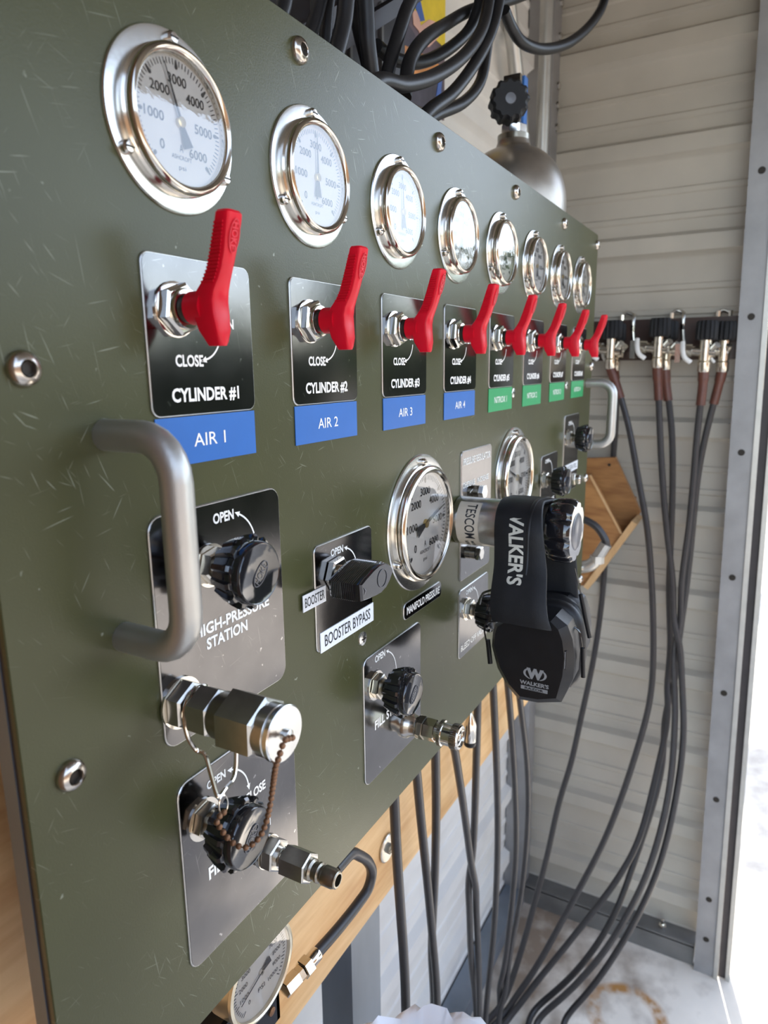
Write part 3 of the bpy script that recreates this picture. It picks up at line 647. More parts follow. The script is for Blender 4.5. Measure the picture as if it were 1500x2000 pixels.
m.rings([sc_(.92, -.026), sc_(1.0, -.022), sc_(1.0, .010), sc_(.97, .0155), sc_(.90, .0175)]); h = obj('handle', m, 'black_bakelite', t, 30)
m = MB((bx, -.046, bz), (math.cos(ang), 0, math.sin(ang)), (-math.sin(ang), 0, math.cos(ang)))
for k in range(12):
    c = -.020+k*.0025
    m.rings([[(x*1.0+nx*e, y*1.0+ny*e, c+dc) for (x, y), (nx, ny) in zip(ol, [(np.sign(p[0])*.3, np.sign(p[1])) for p in ol])] for e, dc in ((0, -.0007), (.0007, 0), (0, .0007))], False, False)
obj('ribs', m, 'black_bakelite', h)
m = MB((bx, -.0637, bz), (math.cos(ang), 0, math.sin(ang)), (-math.sin(ang), 0, math.cos(ang)))
m.rings([[(.008+(.0105+dr)*math.cos(q), (.0105+dr)*math.sin(q), dc) for q in np.linspace(0, 2*PI, 28, endpoint=False)] for dr, dc in ((.0003, 0), (.0003, .0006), (-.0003, .0006), (-.0003, 0))], False, False, closed=True)
m.add([(-.0335, -.005, .0004), (-.0285, 0, .0004), (-.0335, .005, .0004), (-.031, 0, .0004)], [(0, 1, 3), (3, 1, 2)]); obj('marks', m, 'emblem_grey', h)

# ------------------------------------------------------------------ high-pressure coupling with chained cap
hx, hz = .0050, -.4310; o = (hx, 0, hz)
t = thing('high_pressure_coupling', 'big steel hex coupling with chained dust cap at the bottom of the HIGH-PRESSURE STATION plate', 'coupling', o)
obj('washer', MB(o).lathe([(.0235, .0026), (.0235, .005)], 32), 'chrome', t)
obj('lock_nut', MB(o).hexa(.0225, .005, .020, rot=.5), 'steel', t, 25)
obj('neck', MB(o).lathe([(.0135, .019), (.0135, .028)], 28), 'chrome', t)
obj('body_hex', MB(o).hexa(.0225, .0265, .050, rot=.5), 'steel', t, 25)
obj('groove', MB(o).lathe([(.0185, .0495), (.0185, .0515)], 28).lathe([(.0205, .0512), (.0205, .064)], 32), 'dark_steel', t)
obj('sleeve_hex', MB(o).hexa(.0275, .0625, .1010, rot=.5), 'steel', t, 25)
obj('end_ring', MB(o).lathe([(.0225, .1000), (.0225, .1105), (.0215, .1115)], 36), 'steel', t)
cp = obj('dust_cap', MB(o).lathe([(.0225, .1122), (.0238, .1135), (.0238, .1175), (.0225, .1185), (.0001, .1187)], 40), 'flange_steel', t)
rv = np.array((hx+.001, -.1187, hz-.001)); m = MB(rv); m.lathe([(.0050, 0), (.0050, .0035), (.0030, .005), (.0001, .0055)], 18); obj('rivet', m, 'steel', cp)
# wire bail: hooks round the neck and hangs down
wn = [(hx+.016, -.024, hz+.004), (hx+.010, -.0235, hz+.016), (hx-.006, -.023, hz+.0165), (hx-.0175, -.0245, hz+.004), (hx-.019, -.0275, hz-.016), (hx-.012, -.0290, hz-.0330), (hx-.003, -.0300, hz-.0420), (hx+.001, -.0310, hz-.060), (hx+.005, -.0330, hz-.0845), (hx+.0085, -.0335, hz-.0890),
      (hx+.0125, -.0360, hz-.0845), (hx+.022, -.0400, hz-.074), (hx+.026, -.0400, hz-.045), (hx+.023, -.036, hz-.020), (hx+.018, -.0290, hz-.006), (hx+.016, -.024, hz+.004)]
for k_, y_ in ((6, -.036), (7, -.044), (8, -.0570), (9, -.0590), (10, -.0580), (11, -.0500), (12, -.044)):      # the loop leans out over the knob
    p_ = np.array(wn[k_]); d_ = p_-CAM; wn[k_] = tuple(CAM+d_*((y_-CAM[1])/d_[1]))
m = MB(); m.tube(smooth(wn, 6), .0020, 8); obj('wire_bail', m, 'chrome', t)
ring_c = np.array(wn[9])+np.array((.0015, -.002, -.0085))
m = MB(); m.tube([ring_c+np.array((.0045*math.cos(a), -.001*math.cos(a), .0085*math.sin(a))) for a in np.linspace(0, 2*PI, 20, endpoint=False)], .0007, 6, closed=True); obj('split_ring', m, 'chrome', t)
ch = [rv+np.array((.000, -.0060, -.001))]
px_chain = [(556, 1446, -.127), (550, 1462, -.1275), (545, 1478, -.126), (541, 1490, -.123), (538, 1500, -.120), (533, 1535, -.108), (528, 1570, -.103), (521, 1602, -.098), (511, 1628, -.094), (498, 1645, -.089), (480, 1655, -.083), (462, 1651, -.075), (444, 1636, -.068), (431, 1618, -.0635), (423, 1602, -.0620)]
ch += [aty(a, b, c) for a, b, c in px_chain]+[ring_c+np.array((0, 0, -.0075))]
path = smooth(ch, 16); L_ = [0.0]
for a, b in zip(path[:-1], path[1:]): L_.append(L_[-1]+np.linalg.norm(b-a))
nb_ = max(20, int(L_[-1]/.0062)); chain = MB(); chain.tube(path[::4]+[path[-1]], .00055, 5); cho = obj('chain', chain, 'rust_chain', t)
bead0 = None
for k in range(nb_+1):
    s_ = L_[-1]*k/nb_; j = min(np.searchsorted(L_, s_), len(path)-1); p = path[j]
    if bead0 is None:
        mb = MB().ball(np.zeros(3), .0027, 12); me = bpy.data.meshes.new('bead'); me.from_pydata([tuple((v*S).tolist()) for v in mb.V], [], mb.F)
        me.materials.append(M['rust_chain']); me.polygons.foreach_set('use_smooth', [True]*len(me.polygons)); bead0 = me
    b = bpy.data.objects.new('bead', bead0); col.objects.link(b); b.parent = cho; b.location = tuple(((p-LOC[t.name])*S).tolist())

# ------------------------------------------------------------------ fill nipple, quick coupler
nx_, nz_ = .1105, -.6560; o = (nx_, 0, nz_)
t = thing('fill_nipple', 'steel plug nipple on the plate under the bead chain', 'coupling', o)
obj('washer', MB(o).lathe([(.0185, .0026), (.0185, .005)], 32), 'chrome', t)
obj('lock_nut', MB(o).hexa(.0185, .005, .0195, rot=.4), 'steel', t, 25)
obj('neck', MB(o).lathe([(.0105, .0195), (.0105, .023), (.012, .024), (.0105, .025), (.0105, .0285)], 28), 'chrome', t)
obj('hex_body', MB(o).hexa(.0170, .028, .060, rot=.4), 'steel', t, 25)
obj('plug', MB(o).lathe([(.0115, .0595), (.0115, .063), (.0092, .065), (.0092, .069), (.0105, .070), (.0105, .0725), (.0085, .074), (.0085, .076), (.0102, .078), (.0102, .0895), (.0090, .0915), (.0090, .0935), (.0078, .0945), (.0062, .0945), (.0058, .085)], 32, cap=False), 'dark_steel', t)
obj('bore', MB(o).lathe([(.0060, .086), (.0001, .086)], 24, cap=False), 'socket_dark', t)
qx, qz = .4400, -.6650; o = (qx, 0, qz)
t = thing('quick_coupler', 'chrome knurled quick coupler on the FILL STATION plate under the BOOSTER BYPASS sticker', 'coupling', o)
obj('elbow_base', MB(o).lathe([(.0215, .0026), (.0205, .008), (.0165, .013), (.0150, .021), (.0175, .0245)], 32), 'tarnished', t)
obj('hex_nut', MB(o).hexa(.0175, .024, .0345, rot=.2), 'dark_steel', t, 25)
obj('hex_body', MB(o).hexa(.0165, .0345, .0530, rot=.2), 'chrome', t, 25)
obj('sleeve', MB(o).lathe([(.0140, .053), (.0140, .058), (.0185, .059), (.0185, .0645), (.0165, .0655), (.0165, .0775), (.0180, .0785), (.0180, .0890), (.0168, .0910), (.0135, .0915), (.0125, .0885), (.0095, .0880)], 36, cap=False), 'chrome', t)
m = MB(o)
for k in range(40):
    a = 2*PI*k/40
    for c0, c1, r in ((.0595, .064, .0185), (.079, .0885, .0180)):
        m.frame(o); ca, sa = math.cos(a), math.sin(a); m.frame((qx, 0, qz), (ca, 0, sa), (-sa, 0, ca)); m.box(r-.0004, r+.0007, -.0008, .0008, c0, c1)
obj('knurling', m, 'dark_steel', t)
obj('bore', MB(o).lathe([(.0098, .0875), (.0001, .0875)], 20, cap=False), 'socket_dark', t)
obj('valve_pin', MB(o).hexa(.0055, .0875, .0895), 'chrome', t, 25)

# ------------------------------------------------------------------ pull handles
def pull(x, zt, zb, out, r, label):
    k = .032; P = [(x, .0, zt), (x, -out+k, zt)]
    for a in np.linspace(0, 90, 7)[1:]: t_ = math.radians(a); P.append((x, -out+k-k*math.sin(t_), zt-k+k*math.cos(t_)))
    for a in np.linspace(0, 90, 7): t_ = math.radians(a); P.append((x, -out+k-k*math.cos(t_), zb+k-k*math.sin(t_)))
    P.append((x, .0, zb)); m = MB(); m.tube(P, r, 24); return tag(obj('pull_handle', m, 'aluminium'), label, 'handle', 'pull handles of the panel')
pull(-.046, -.1885, -.3510, .0705, .0122, 'matte aluminium pull handle beside the HIGH-PRESSURE STATION plate')
pull(1.500, -.1885, -.3510, .0690, .0122, 'matte aluminium pull handle beside the NITROX 4 label')

# ------------------------------------------------------------------ pressure regulator
gx, gz = .636, -.3900; o = (gx, 0, gz)
t = thing('pressure_regulator', 'steel pressure regulator with big black fluted knob carrying the earmuffs', 'regulator', o)
obj('body', MB(o).lathe([(.039, .0026), (.0395, .004), (.0395, .100), (.0385, .102), (.0385, .156)], 48), 'steel', t)
m = MB(o); r = .0398
A0, A1 = math.radians(118), math.radians(262)
for k in range(24):
    a, b = A0+(A1-A0)*k/24, A0+(A1-A0)*(k+1)/24
    m.add([(r*math.cos(a), r*math.sin(a), .012), (r*math.cos(b), r*math.sin(b), .012), (r*math.cos(b), r*math.sin(b), .050), (r*math.cos(a), r*math.sin(a), .050)], [(0, 1, 2, 3)])
tg = obj('sticker', m, 'sticker_kraft', t)
def wrap_text(s, a0, a1, c0, c1, rr):   # letters run down round the barrel
    V, F = text2d(s, .01); return [(rr*math.cos(math.radians(a0+(a1-a0)*x)), rr*math.sin(math.radians(a0+(a1-a0)*x)), c0+(c1-c0)*y) for x, y in V], F
m = MB(o); m.add(*wrap_text('TESCOM', 125, 212, .027, .044, .0401)); m.add(*wrap_text('MODEL 26', 222, 256, .034, .040, .0401)); m.add(*wrap_text('SERIES', 222, 250, .024, .030, .0401)); obj('lettering', m, 'print_black', tg)
m = MB(o); n = 8
def kring(r, d, c): return [((r-d*max(0, math.cos(n*a))**2)*math.cos(a+.2), (r-d*max(0, math.cos(n*a))**2)*math.sin(a+.2), c) for a in np.linspace(0, 2*PI, 96, endpoint=False)]
m.rings([kring(.040, .001, .1545), kring(.046, .003, .158), kring(.0495, .0055, .166), kring(.0500, .0058, .185), kring(.0485, .0055, .192), kring(.0450, .0045, .1955)]); obj('knob', m, 'black_bakelite', t, 40)
m = MB(o); m.lathe([(.029, .1956), (.027, .1970), (.0001, .1973)], 40, cap=False); obj('knob_cap', m, 'emblem_grey', t)
for x, z in ((.700, -.3530), (.690, -.4600)):
    b = thing('plate_bolt', 'hex bolt %s the regulator barrel on its plate' % ('above' if z > -.4 else 'below'), 'bolt', (x, 0, z)); obj('shank', MB((x, 0, z)).lathe([(.011, .0026), (.011, .012)], 20), 'dark_steel', b); obj('head', MB((x, 0, z)).hexa(.0125, .012, .022), 'chrome', b, 25)
# ------------------------------------------------------------------ earmuffs hung on the regulator
t = thing('earmuffs', 'black folding earmuffs hung over the pressure regulator by their headband', 'earmuffs', (.62, -.15, -.64))
yc, hw = -.127, .041
def band_path():
    P = [(.5155, -.5080), (.5165, -.492), (.526, -.468), (.545, -.436), (.554, -.41), (.560, -.378), (.576, -.356), (.602, -.3460), (.636, -.3465), (.664, -.350), (.682, -.364), (.692, -.384), (.696, -.41), (.695, -.45), (.690, -.50), (.684, -.545)]
    return P
bp_ = [np.array((p[0], 0, p[2])) for p in smooth([(a, 0, b) for a, b in band_path()], 5)]
def strip(path, w0, w1, th, shift0=0.0, shift1=0.0):
    """padded strap: path in x-z, width along y (w0 top to w1 at the ends)"""
    N = len(path); R = []
    for i, p in enumerate(path):
        tt = path[min(i+1, N-1)]-path[max(i-1, 0)]; tt /= np.linalg.norm(tt); nn = np.array((-tt[2], 0, tt[0]))
        f = abs(i/(N-1)-.5)*2; w = w0+(w1-w0)*f; y0 = yc+(shift0+(shift1-shift0)*f)
        Q = []
        for (dy, dn) in ((-1, -.4), (-.94, -1), (-.5, -1), (.5, -1), (.94, -1), (1, -.4), (1, .3), (.94, .8), (.45, 1), (-.45, 1), (-.94, .8), (-1, .3)):
            Q.append(p+nn*dn*th/2+np.array((0, y0+dy*w, 0)))
        R.append(Q)
    m = MB(); k = 0
    V = [v for q in R for v in q]; n = 12; F = []
    for j in range(N-1):
        for i in range(n): F.append((j*n+i, j*n+(i+1) % n, (j+1)*n+(i+1) % n, (j+1)*n+i))
    F += [tuple(reversed(range(n))), tuple(range((N-1)*n, N*n))]; m.V = V; m.F = F; return m
band = obj('headband', strip(bp_, .0335, .0445, .0075, .0105, -.024), 'black_soft', t, 50)
m = strip([p+np.array((0, 0, .0012)) for p in bp_[14:-14]], .0028, .0028, .0085, -.013, -.020); obj('piping', m, 'black_rubber', band)
# WALKER'S down the near leg of the band
xb = .5505
m = MB((0, 0, 0), (0, -1, 0), (0, 0, 1)); V, F = text2d("WALKER'S", .03)
W_ = []
near = [p for p in bp_ if p[0] <= .6]
zz = np.array([p[2] for p in near]); xx = np.array([p[0] for p in near]); od = np.argsort(zz)
for x, y in V:
    b = -.3455-.1085*x; px = np.interp(b, zz[od], xx[od])-.0050
    W_.append(np.array((px, -.1235-.0235*(y-.5)-.010*x, b)))
m.V = W_; m.F = [tuple(f) for f in F]; obj('lettering', m, 'logo_light', band)
# ear cups: near one seen on its outer shell, far one on its cushion
OUT = [tuple(atx(a, b, .535)[1:]) for a, b in ((962, 1235), (960, 1262), (971, 1305), (990, 1340), (1012, 1366), (1050, 1373), (1096, 1372), (1119, 1327), (1122, 1288), (1118, 1250), (1108, 1222), (1085, 1203), (1040, 1196), (985, 1205), (966, 1220))]
FACE = [tuple(atx(a, b, .521)[1:]) for a, b in ((967, 1237), (965, 1262), (977, 1304), (994, 1336), (1015, 1360), (1050, 1366), (1086, 1364), (1098, 1322), (1102, 1286), (1098, 1252), (1090, 1230), (1075, 1214), (1040, 1207), (990, 1213), (971, 1225))]
CC = np.mean(np.array(OUT), axis=0)
def cup_outline(f=1.0, dy=0, dz=0): return [tuple(CC+(np.array(p)-CC)*f+np.array((dy, dz))) for p in OUT]
def cup(rings_):
    m = MB(); n = len(rings_[0][1]); m.V = [np.array((x, y, z)) for x, P in rings_ for y, z in P]; F = []
    for j in range(len(rings_)-1):
        for i in range(n): F.append((j*n+i, j*n+(i+1) % n, (j+1)*n+(i+1) % n, (j+1)*n+i))
    m.F = F+[tuple(range(n)), tuple(reversed(range((len(rings_)-1)*n, len(rings_)*n)))]; return m
FY, FZ = .016, -.012
c1 = obj('ear_cup', cup([(.5210, FACE), (.5365, OUT), (.5720, cup_outline(.985)), (.584, cup_outline(.93))]), 'black_shell', t, 22)
c2 = obj('ear_cup', cup([(.7300, cup_outline(.84, FY, FZ)), (.7150, cup_outline(1, FY, FZ)), (.6800, cup_outline(.985, FY, FZ)), (.668, cup_outline(.93, FY, FZ))]), 'black_shell', t, 22)
def cushion(x, parent):
    m = MB(); P = [np.array((x, q[0], q[1])) for q in smooth([(a, b, 0) for a, b in cup_outline(.86, *((FY, FZ) if x > .62 else (0, 0)))], 3, True)]; m.tube(P, .0125, 12, closed=True); return obj('cushion', m, 'black_rubber', parent)
cushion(.594, c1); cushion(.656, c2)
m = MB(); m.V = [np.array((.594, y, z)) for y, z in cup_outline(.8)]; m.F = [tuple(range(len(m.V)))]; obj('lining', m, 'black_soft', c1)
m = MB(); m.V = [np.array((.656, y, z)) for y, z in cup_outline(.8, FY, FZ)]; m.F = [tuple(range(len(m.V)))]; obj('lining', m, 'black_soft', c2)
# microphone grille on the front corner of the near cup, wire frame and pivots
m = MB(); p = atx(1096, 1284, .53); m.wbox((.5228, p[1]-.009, p[2]-.014), (.5375, p[1]+.009, p[2]+.014)); obj('microphone_cover', m, 'black_shell', c1)
m = MB(); 
for k in range(6): m.wbox((.5220, p[1]-.0080+k*.0018, p[2]-.013), (.5226, p[1]-.0070+k*.0018, p[2]+.013))
obj('microphone_mesh', m, 'logo_grey', c1)
def wire(P, r=.0013, name='wire_arm'): m = MB(); m.tube(smooth(P, 5), r, 8); return obj(name, m, 'black_bakelite', t)
wire([(.560, -.185, -.520), (.562, -.205, -.515), (.564, -.222, -.520), (.564, -.229, -.545), (.562, -.2310, -.565)])
wire([(.560, -.105, -.525), (.556, -.085, -.530), (.552, -.081, -.538), (.550, -.086, -.560), (.548, -.092, -.580)])
wire([(.660, -.190, -.455), (.662, -.196, -.480), (.664, -.201, -.500)], .0011)
m = MB(); m.tube([(.663, -.200, -.498), (.668, -.2165, -.570)], .0034, 10); obj('slider', m, 'black_shell', t)
m = MB(); m.tube([(.562, -.2300, -.545), (.561, -.2330, -.590)], .0034, 10); obj('slider', m, 'black_shell', t)
m = MB(); m.tube([(.550, -.088, -.555), (.547, -.094, -.592)], .0038, 10); obj('slider', m, 'black_shell', t)
wire([(.585, -.060, -.512), (.565, -.072, -.488), (.550, -.092, -.474), (.545, -.112, -.462), (.545, -.118, -.450)], .0020, 'audio_cord')
# W emblem, WALKER'S and RAZOR on the near shell
def shell(V2, x): return [np.array((x, -a, b)) for a, b in V2]
def shelltext(s, y0, y1, z0, z1, bold=.03): 
    V, F = text2d(s, bold); return [np.array((.5206, y0+(y1-y0)*x, z0+(z1-z0)*y)) for x, y in V], [tuple(reversed(f)) for f in F]
m = MB(); V, F = shelltext("WALKER'S", -.150, -.1935, -.6010, -.5945, .04); m.V += V; m.F += F
k = len(m.V); V, F = shelltext('W', -.1595, -.1855, -.5905, -.5735, .07); m.V += V; m.F += [tuple(i+k for i in f) for f in F]
for a0, a1 in ((-62, 62), (118, 242)):
    k = len(m.V); A = np.linspace(math.radians(a0), math.radians(a1), 12)
    cy_, cz_ = -.1725, -.5820
    m.V += [np.array((.5205, cy_-.0175*math.cos(a)*1.0, cz_+.0098*math.sin(a))) for a in A]+[np.array((.5205, cy_-(.0175*math.cos(a)-.0035*math.copysign(1, math.cos(a))*abs(math.cos(a))), cz_+.0098*math.sin(a)*.92)) for a in A]
    m.F += [(k+i, k+i+12, k+i+13, k+i+1) for i in range(11)]
obj('logo', m, 'logo_grey', c1)
m = MB(); m.wbox((.5205, -.192, -.6085), (.5215, -.152, -.6030)); bar = obj('logo_bar', m, 'logo_grey', c1)
m = MB(); V, F = shelltext('RAZOR', -.158, -.186, -.6076, -.6040, .03); m.V = [v-np.array((.0005, 0, 0)) for v in V]; m.F = F; obj('logo_lettering', m, 'black_shell', c1)

# ------------------------------------------------------------------ gauge, bracket and hose below the panel
gb = thing('low_gauge', 'white-faced pressure gauge below the green panel on a black bracket', 'gauge', (.157, .060, -.885)); oy = .060
o = (.157, oy, -.885); R_ = .0615
obj('case', MB(o).lathe([(R_*.98, -.030), (R_*.98, 0), (R_, .002), (R_*.99, .006), (R_*.93, .0075), (R_*.90, .006), (R_*.90, .001)], 64, cap=False), 'gauge_case', gb)
dl = obj('dial', MB(o).lathe([(R_*.90, .001), (.0001, .001)], 48, cap=False), 'dial_white', gb)
m = MB(o); G = R_*.86
for k in range(51):
    a = math.radians(225-270*k/50); big = k % 5 == 0; d = np.array((math.cos(a), math.sin(a))); q = np.array((-d[1], d[0])); w = G*.012; r0 = G*(.82 if big else .87)
    P = [d*r0-q*w, d*G*.95-q*w, d*G*.95+q*w, d*r0+q*w]; m.add([(p[0], p[1], .0014) for p in P], [(0, 1, 2, 3)])
for v in range(0, 11):
    a = math.radians(225-270*v/10); s_ = str(v*1000); h = G*.11; w = G*.075*len(s_); m.text(s_, G*.62*math.cos(a)-w/2, G*.62*math.cos(a)+w/2, G*.64*math.sin(a)-h/2, G*.64*math.sin(a)+h/2, .0014, .0)
m.text('PSI', -G*.12, G*.12, -G*.50, -G*.38, .0014, 0); obj('scale', m, 'print_black', dl)
m = MB(o); a = math.radians(200); d = np.array((math.cos(a), math.sin(a))); q = np.array((-d[1], d[0]))
m.prism([tuple(p) for p in (-d*.1*G-q*.02*G, d*.8*G-q*.006*G, d*.8*G+q*.006*G, -d*.1*G+q*.02*G)], .003, .0036); m.prism([tuple(p) for p in (-d*.35*G-q*.10*G, d*.0*G-q*.02*G, d*.0*G+q*.02*G, -d*.35*G+q*.10*G)], .003, .0036)
obj('needle', m, 'print_black', gb); obj('hub', MB(o).lathe([(G*.06, .001), (G*.06, .0045), (.0001, .005)], 16), 'chrome', gb)
obj('glass', MB(o).lathe([(R_*.90, .0055), (.0001, .0055)], 40, cap=False), 'gauge_glass', gb)
br = thing('gauge_bracket', 'black metal bracket under the low gauge on the plywood board', 'bracket', (.16, .09, -1.0))
obj('plate', MB().wbox((.055, .078, -1.02), (.213, .084, -.930)).wbox((.055, .078, -1.02), (.061, .142, -.930)).wbox((.207, .078, -1.02), (.213, .142, -.930)), 'black_shell', br)
obj('block', MB().wbox((.125, .084, -.985), (.19, .142, -.935)), 'black_shell', br)
p = aty(530, 1975, .078); m = MB(p); m.lathe([(.0060, 0), (.0060, .002), (.004, .003), (.0001, .003)], 16); sw = obj('screw', m, 'rust_chain', br)
gh = thing('gauge_hose', 'grey hose with steel swivel fittings running up behind the panel from the low gauge', 'hose', (.3, .06, -.95))
P = [aty(a, b, c) for a, b, c in ((655, 1700, .045), (685, 1668, .050), (702, 1671, .052), (718, 1682, .055), (726, 1703, .058), (719, 1735, .060), (700, 1764, .062), (672, 1800, .064), (645, 1832, .066), (618, 1862, .068))]
obj('hose', MB().tube(smooth(P, 6), .0085, 12), 'hose_rubber', gh)
q = [aty(a, b, c) for a, b, c in ((620, 1860, .068), (604, 1880, .070), (590, 1896, .072), (580, 1907, .074), (566, 1922, .076))]
def fitting(p0, p1, R, kind):
    d = p1-p0; L0 = np.linalg.norm(d); up = np.array((0, 0, 1.0)); rt = np.cross(up, d); rt /= np.linalg.norm(rt); upv = np.cross(d/L0, rt)
    m = MB(p0, rt, upv)
    if kind == 'hex': m.hexa(R, 0, L0)
    else: m.lathe([(R*.9, 0), (R, L0*.1), (R, L0*.9), (R*.9, L0)], 20)
    return m
obj('ferrule', fitting(q[0], q[1], .0105, 'r'), 'chrome', gh); obj('swivel_nut', fitting(q[1], q[2], .0145, 'hex'), 'chrome', gh, 25); obj('adapter', fitting(q[2], q[3], .0115, 'hex'), 'tarnished', gh, 25); obj('elbow', fitting(q[3], q[4]+(q[4]-q[3])*.8, .0125, 'hex'), 'chrome', gh, 25)
# small silver plug hanging behind the quick coupler
p0, p1 = aty(918, 1392, .03), aty(918, 1456, .03)
t = thing('hanging_plug', 'small steel plug with black tip hanging behind the quick coupler', 'plug', p1)
m = MB(p1, (1, 0, 0), (0, -1, 0)) if False else MB(p1, (1, 0, 0), (0, 1, 0)); L0 = p0[2]-p1[2]
obj('body', m.lathe([(.011, .008), (.0125, .012), (.0125, L0*.62), (.006, L0*.9), (.003, L0)], 20), 'chrome', t)
m = MB(p1, (1, 0, 0), (0, 1, 0)); obj('tip', m.lathe([(.0105, 0), (.0125, .003), (.0125, .010)], 20), 'black_rubber', t)
obj('cord', MB().tube([p0, p0+np.array((0, 0, .10))], .0012, 6), 'black_rubber', t)

# ------------------------------------------------------------------ hoses hanging below the panel
LB = 'black fill hose hanging down from behind the lower edge of the green panel'
down = [
 [(768, 1530), (770, 1564), (775, 1675), (782, 1775), (793, 1983)],
 [(808, 1470), (814, 1512), (822, 1600), (835, 1725), (845, 1838), (854, 1975)],
 [(850, 1430), (851, 1500), (852, 1600), (848, 1750), (842, 1860), (848, 1970)],
 [(882, 1430), (894, 1500), (907, 1588), (920, 1688), (932, 1812), (937, 2000)],
 [(933, 1350), (930, 1500), (925, 1650), (918, 1750), (920, 1875), (930, 1965)],
 [(962, 1320), (970, 1500), (972, 1650), (965, 1812), (947, 2000)],
 [(984, 1290), (992, 1340), (1004, 1500), (1008, 1660), (996, 1800), (980, 1940), (973, 2000)],
 [(1005, 1290), (1016, 1372), (1030, 1500), (1030, 1620), (1016, 1760), (988, 1900), (972, 1995)]]
DOWN = []
for i, P in enumerate(down):
    Y0, Y1 = .055, (.06, .09, .12, .135, .165, .150, .165, .155)[i]; n = len(P)
    pts = [aty(a, b, Y0+(Y1-Y0)*k/(n-1)) for k, (a, b) in enumerate(P)]
    e = pts[-1]; d_ = (pts[-1]-pts[-2]); d_ /= np.linalg.norm(d_)
    pts = [p for p in pts if p[2] > FLOOR+.02]; e = pts[-1]; fz = FLOOR+.011
    if i < 3: pts += [np.array((e[0]+.02, e[1]+.02, (e[2]+fz)/2)), np.array((e[0]+.05, e[1]+.05, fz+.08)), np.array((e[0]+.12, e[1]+.09, fz)), np.array((e[0]+.30, e[1]+.10, fz))]
    elif e[2] > fz+.12: pts += [np.array((e[0]-.01, e[1]-.01, (e[2]+fz)/2)), np.array((e[0]-.03, e[1]-.03, fz+.08)), np.array((e[0]-.07, e[1]-.04, fz)), np.array((e[0]-.16, e[1]-.07, fz))]
    else: pts += [np.array((e[0]-.05, e[1]-.02, fz)), np.array((e[0]-.25, e[1]-.08, fz))]
    DOWN.append(smooth(pts, 8))

# ------------------------------------------------------------------ hose rack on the end wall
rk = tag(obj('rack_board', MB().wbox((2.143, -.322, -.1273), (2.177, .238, .0083)), 'rack_wood'), 'dark stained wooden rack board on the end wall carrying the fill valves', 'board')
rpx = [(1190, 692), (1203, 690), (1284, 690), (1300, 692), (1375, 697), (1410, 698)]
paths = [
 [(1192, 718), (1204, 752), (1228, 830), (1246, 935), (1264, 1028), (1274, 1160), (1276, 1300), (1268, 1380), (1248, 1452), (1220, 1540), (1180, 1644), (1140, 1720), (1108, 1780), (1060, 1868), (1020, 1936), (984, 1988)],
 [(1199, 722), (1203, 760), (1203, 830), (1197, 900), (1185, 1050), (1175, 1180), (1157, 1300), (1128, 1432), (1116, 1492), (1092, 1564), (1068, 1676), (1048, 1748), (1020, 1852), (996, 1924), (976, 1988)],
 [(1284, 716), (1286, 770), (1291, 890), (1297, 980), (1306, 1070), (1318, 1160), (1326, 1300), (1336, 1400), (1332, 1480), (1316, 1580), (1292, 1680), (1260, 1760), (1212, 1848), (1148, 1940), (1092, 1998)],
 [(1299, 720), (1302, 758), (1312, 830), (1314, 920), (1312, 1010), (1309, 1085), (1306, 1160), (1310, 1300), (1296, 1452), (1272, 1556), (1244, 1652), (1196, 1732), (1140, 1804), (1076, 1884), (1020, 1948), (984, 1990)],
 [(1374, 724), (1372, 758), (1363, 830), (1357, 905), (1348, 1010), (1336, 1100), (1327, 1160), (1320, 1300), (1318, 1420), (1308, 1540), (1280, 1660), (1244, 1752), (1180, 1860), (1100, 1948), (1036, 1999)],
 [(1410, 724), (1402, 758), (1384, 824), (1369, 890), (1360, 950), (1352, 1040), (1339, 1160), (1318, 1300), (1300, 1400), (1292, 1500), (1270, 1590), (1240, 1680), (1204, 1780), (1156, 1860), (1100, 1924), (1032, 1980)]]
which = ['first', 'second', 'third', 'fourth', 'fifth', 'sixth']
WHIP = []
for i, P in enumerate(paths):
    X0 = (2.040, 2.108, 2.043, 2.108, 2.043, 2.106)[i]; n = len(P); pts = []
    zend = FLOOR+.0115
    e = atz(*P[-1], zend); Xe = e[0]
    for k, (a, b) in enumerate(P):
        f = max(0, (b-1300)/(P[-1][1]-1300)); X = X0-.04*min(1, (b-700)/600)+(Xe-X0+.04)*f**1.15
        q = atx(a, b, X)
        if q[2] < zend: q = atz(a, b, zend)
        pts.append(q)
    e = pts[-1]; pts += [np.array((e[0]-.15, e[1]-.02, zend)), np.array((e[0]-.35, e[1]-.05+.02*i, zend))]
    if i == 1:      # this hose runs down the wall behind the wooden holder
        pts = [atx(a, b, 2.150) if 820 < b < 1250 else q for (a, b), q in zip(P, pts)]+pts[len(P):]
    e = pts[-3]; pts = pts[:-2]+[np.array((e[0]-.06, e[1]+(.03, .05, -.03, .0, -.03, -.02)[i], zend)), np.array((e[0]-.15, e[1]+(.05, .08, -.08, .0, -.05, -.05)[i], zend))]
    WHIP.append((pts, smooth(pts, 6)))
SEP = separate(DOWN+[w_[1] for w_ in WHIP], [.0088]*len(DOWN)+[.0104]*len(WHIP), FLOOR)
for p in SEP[:len(DOWN)]: tag(obj('fill_hose', MB().tube(p, .0088, 12), 'hose_rubber'), LB, 'hose', 'fill hoses hanging below the panel')
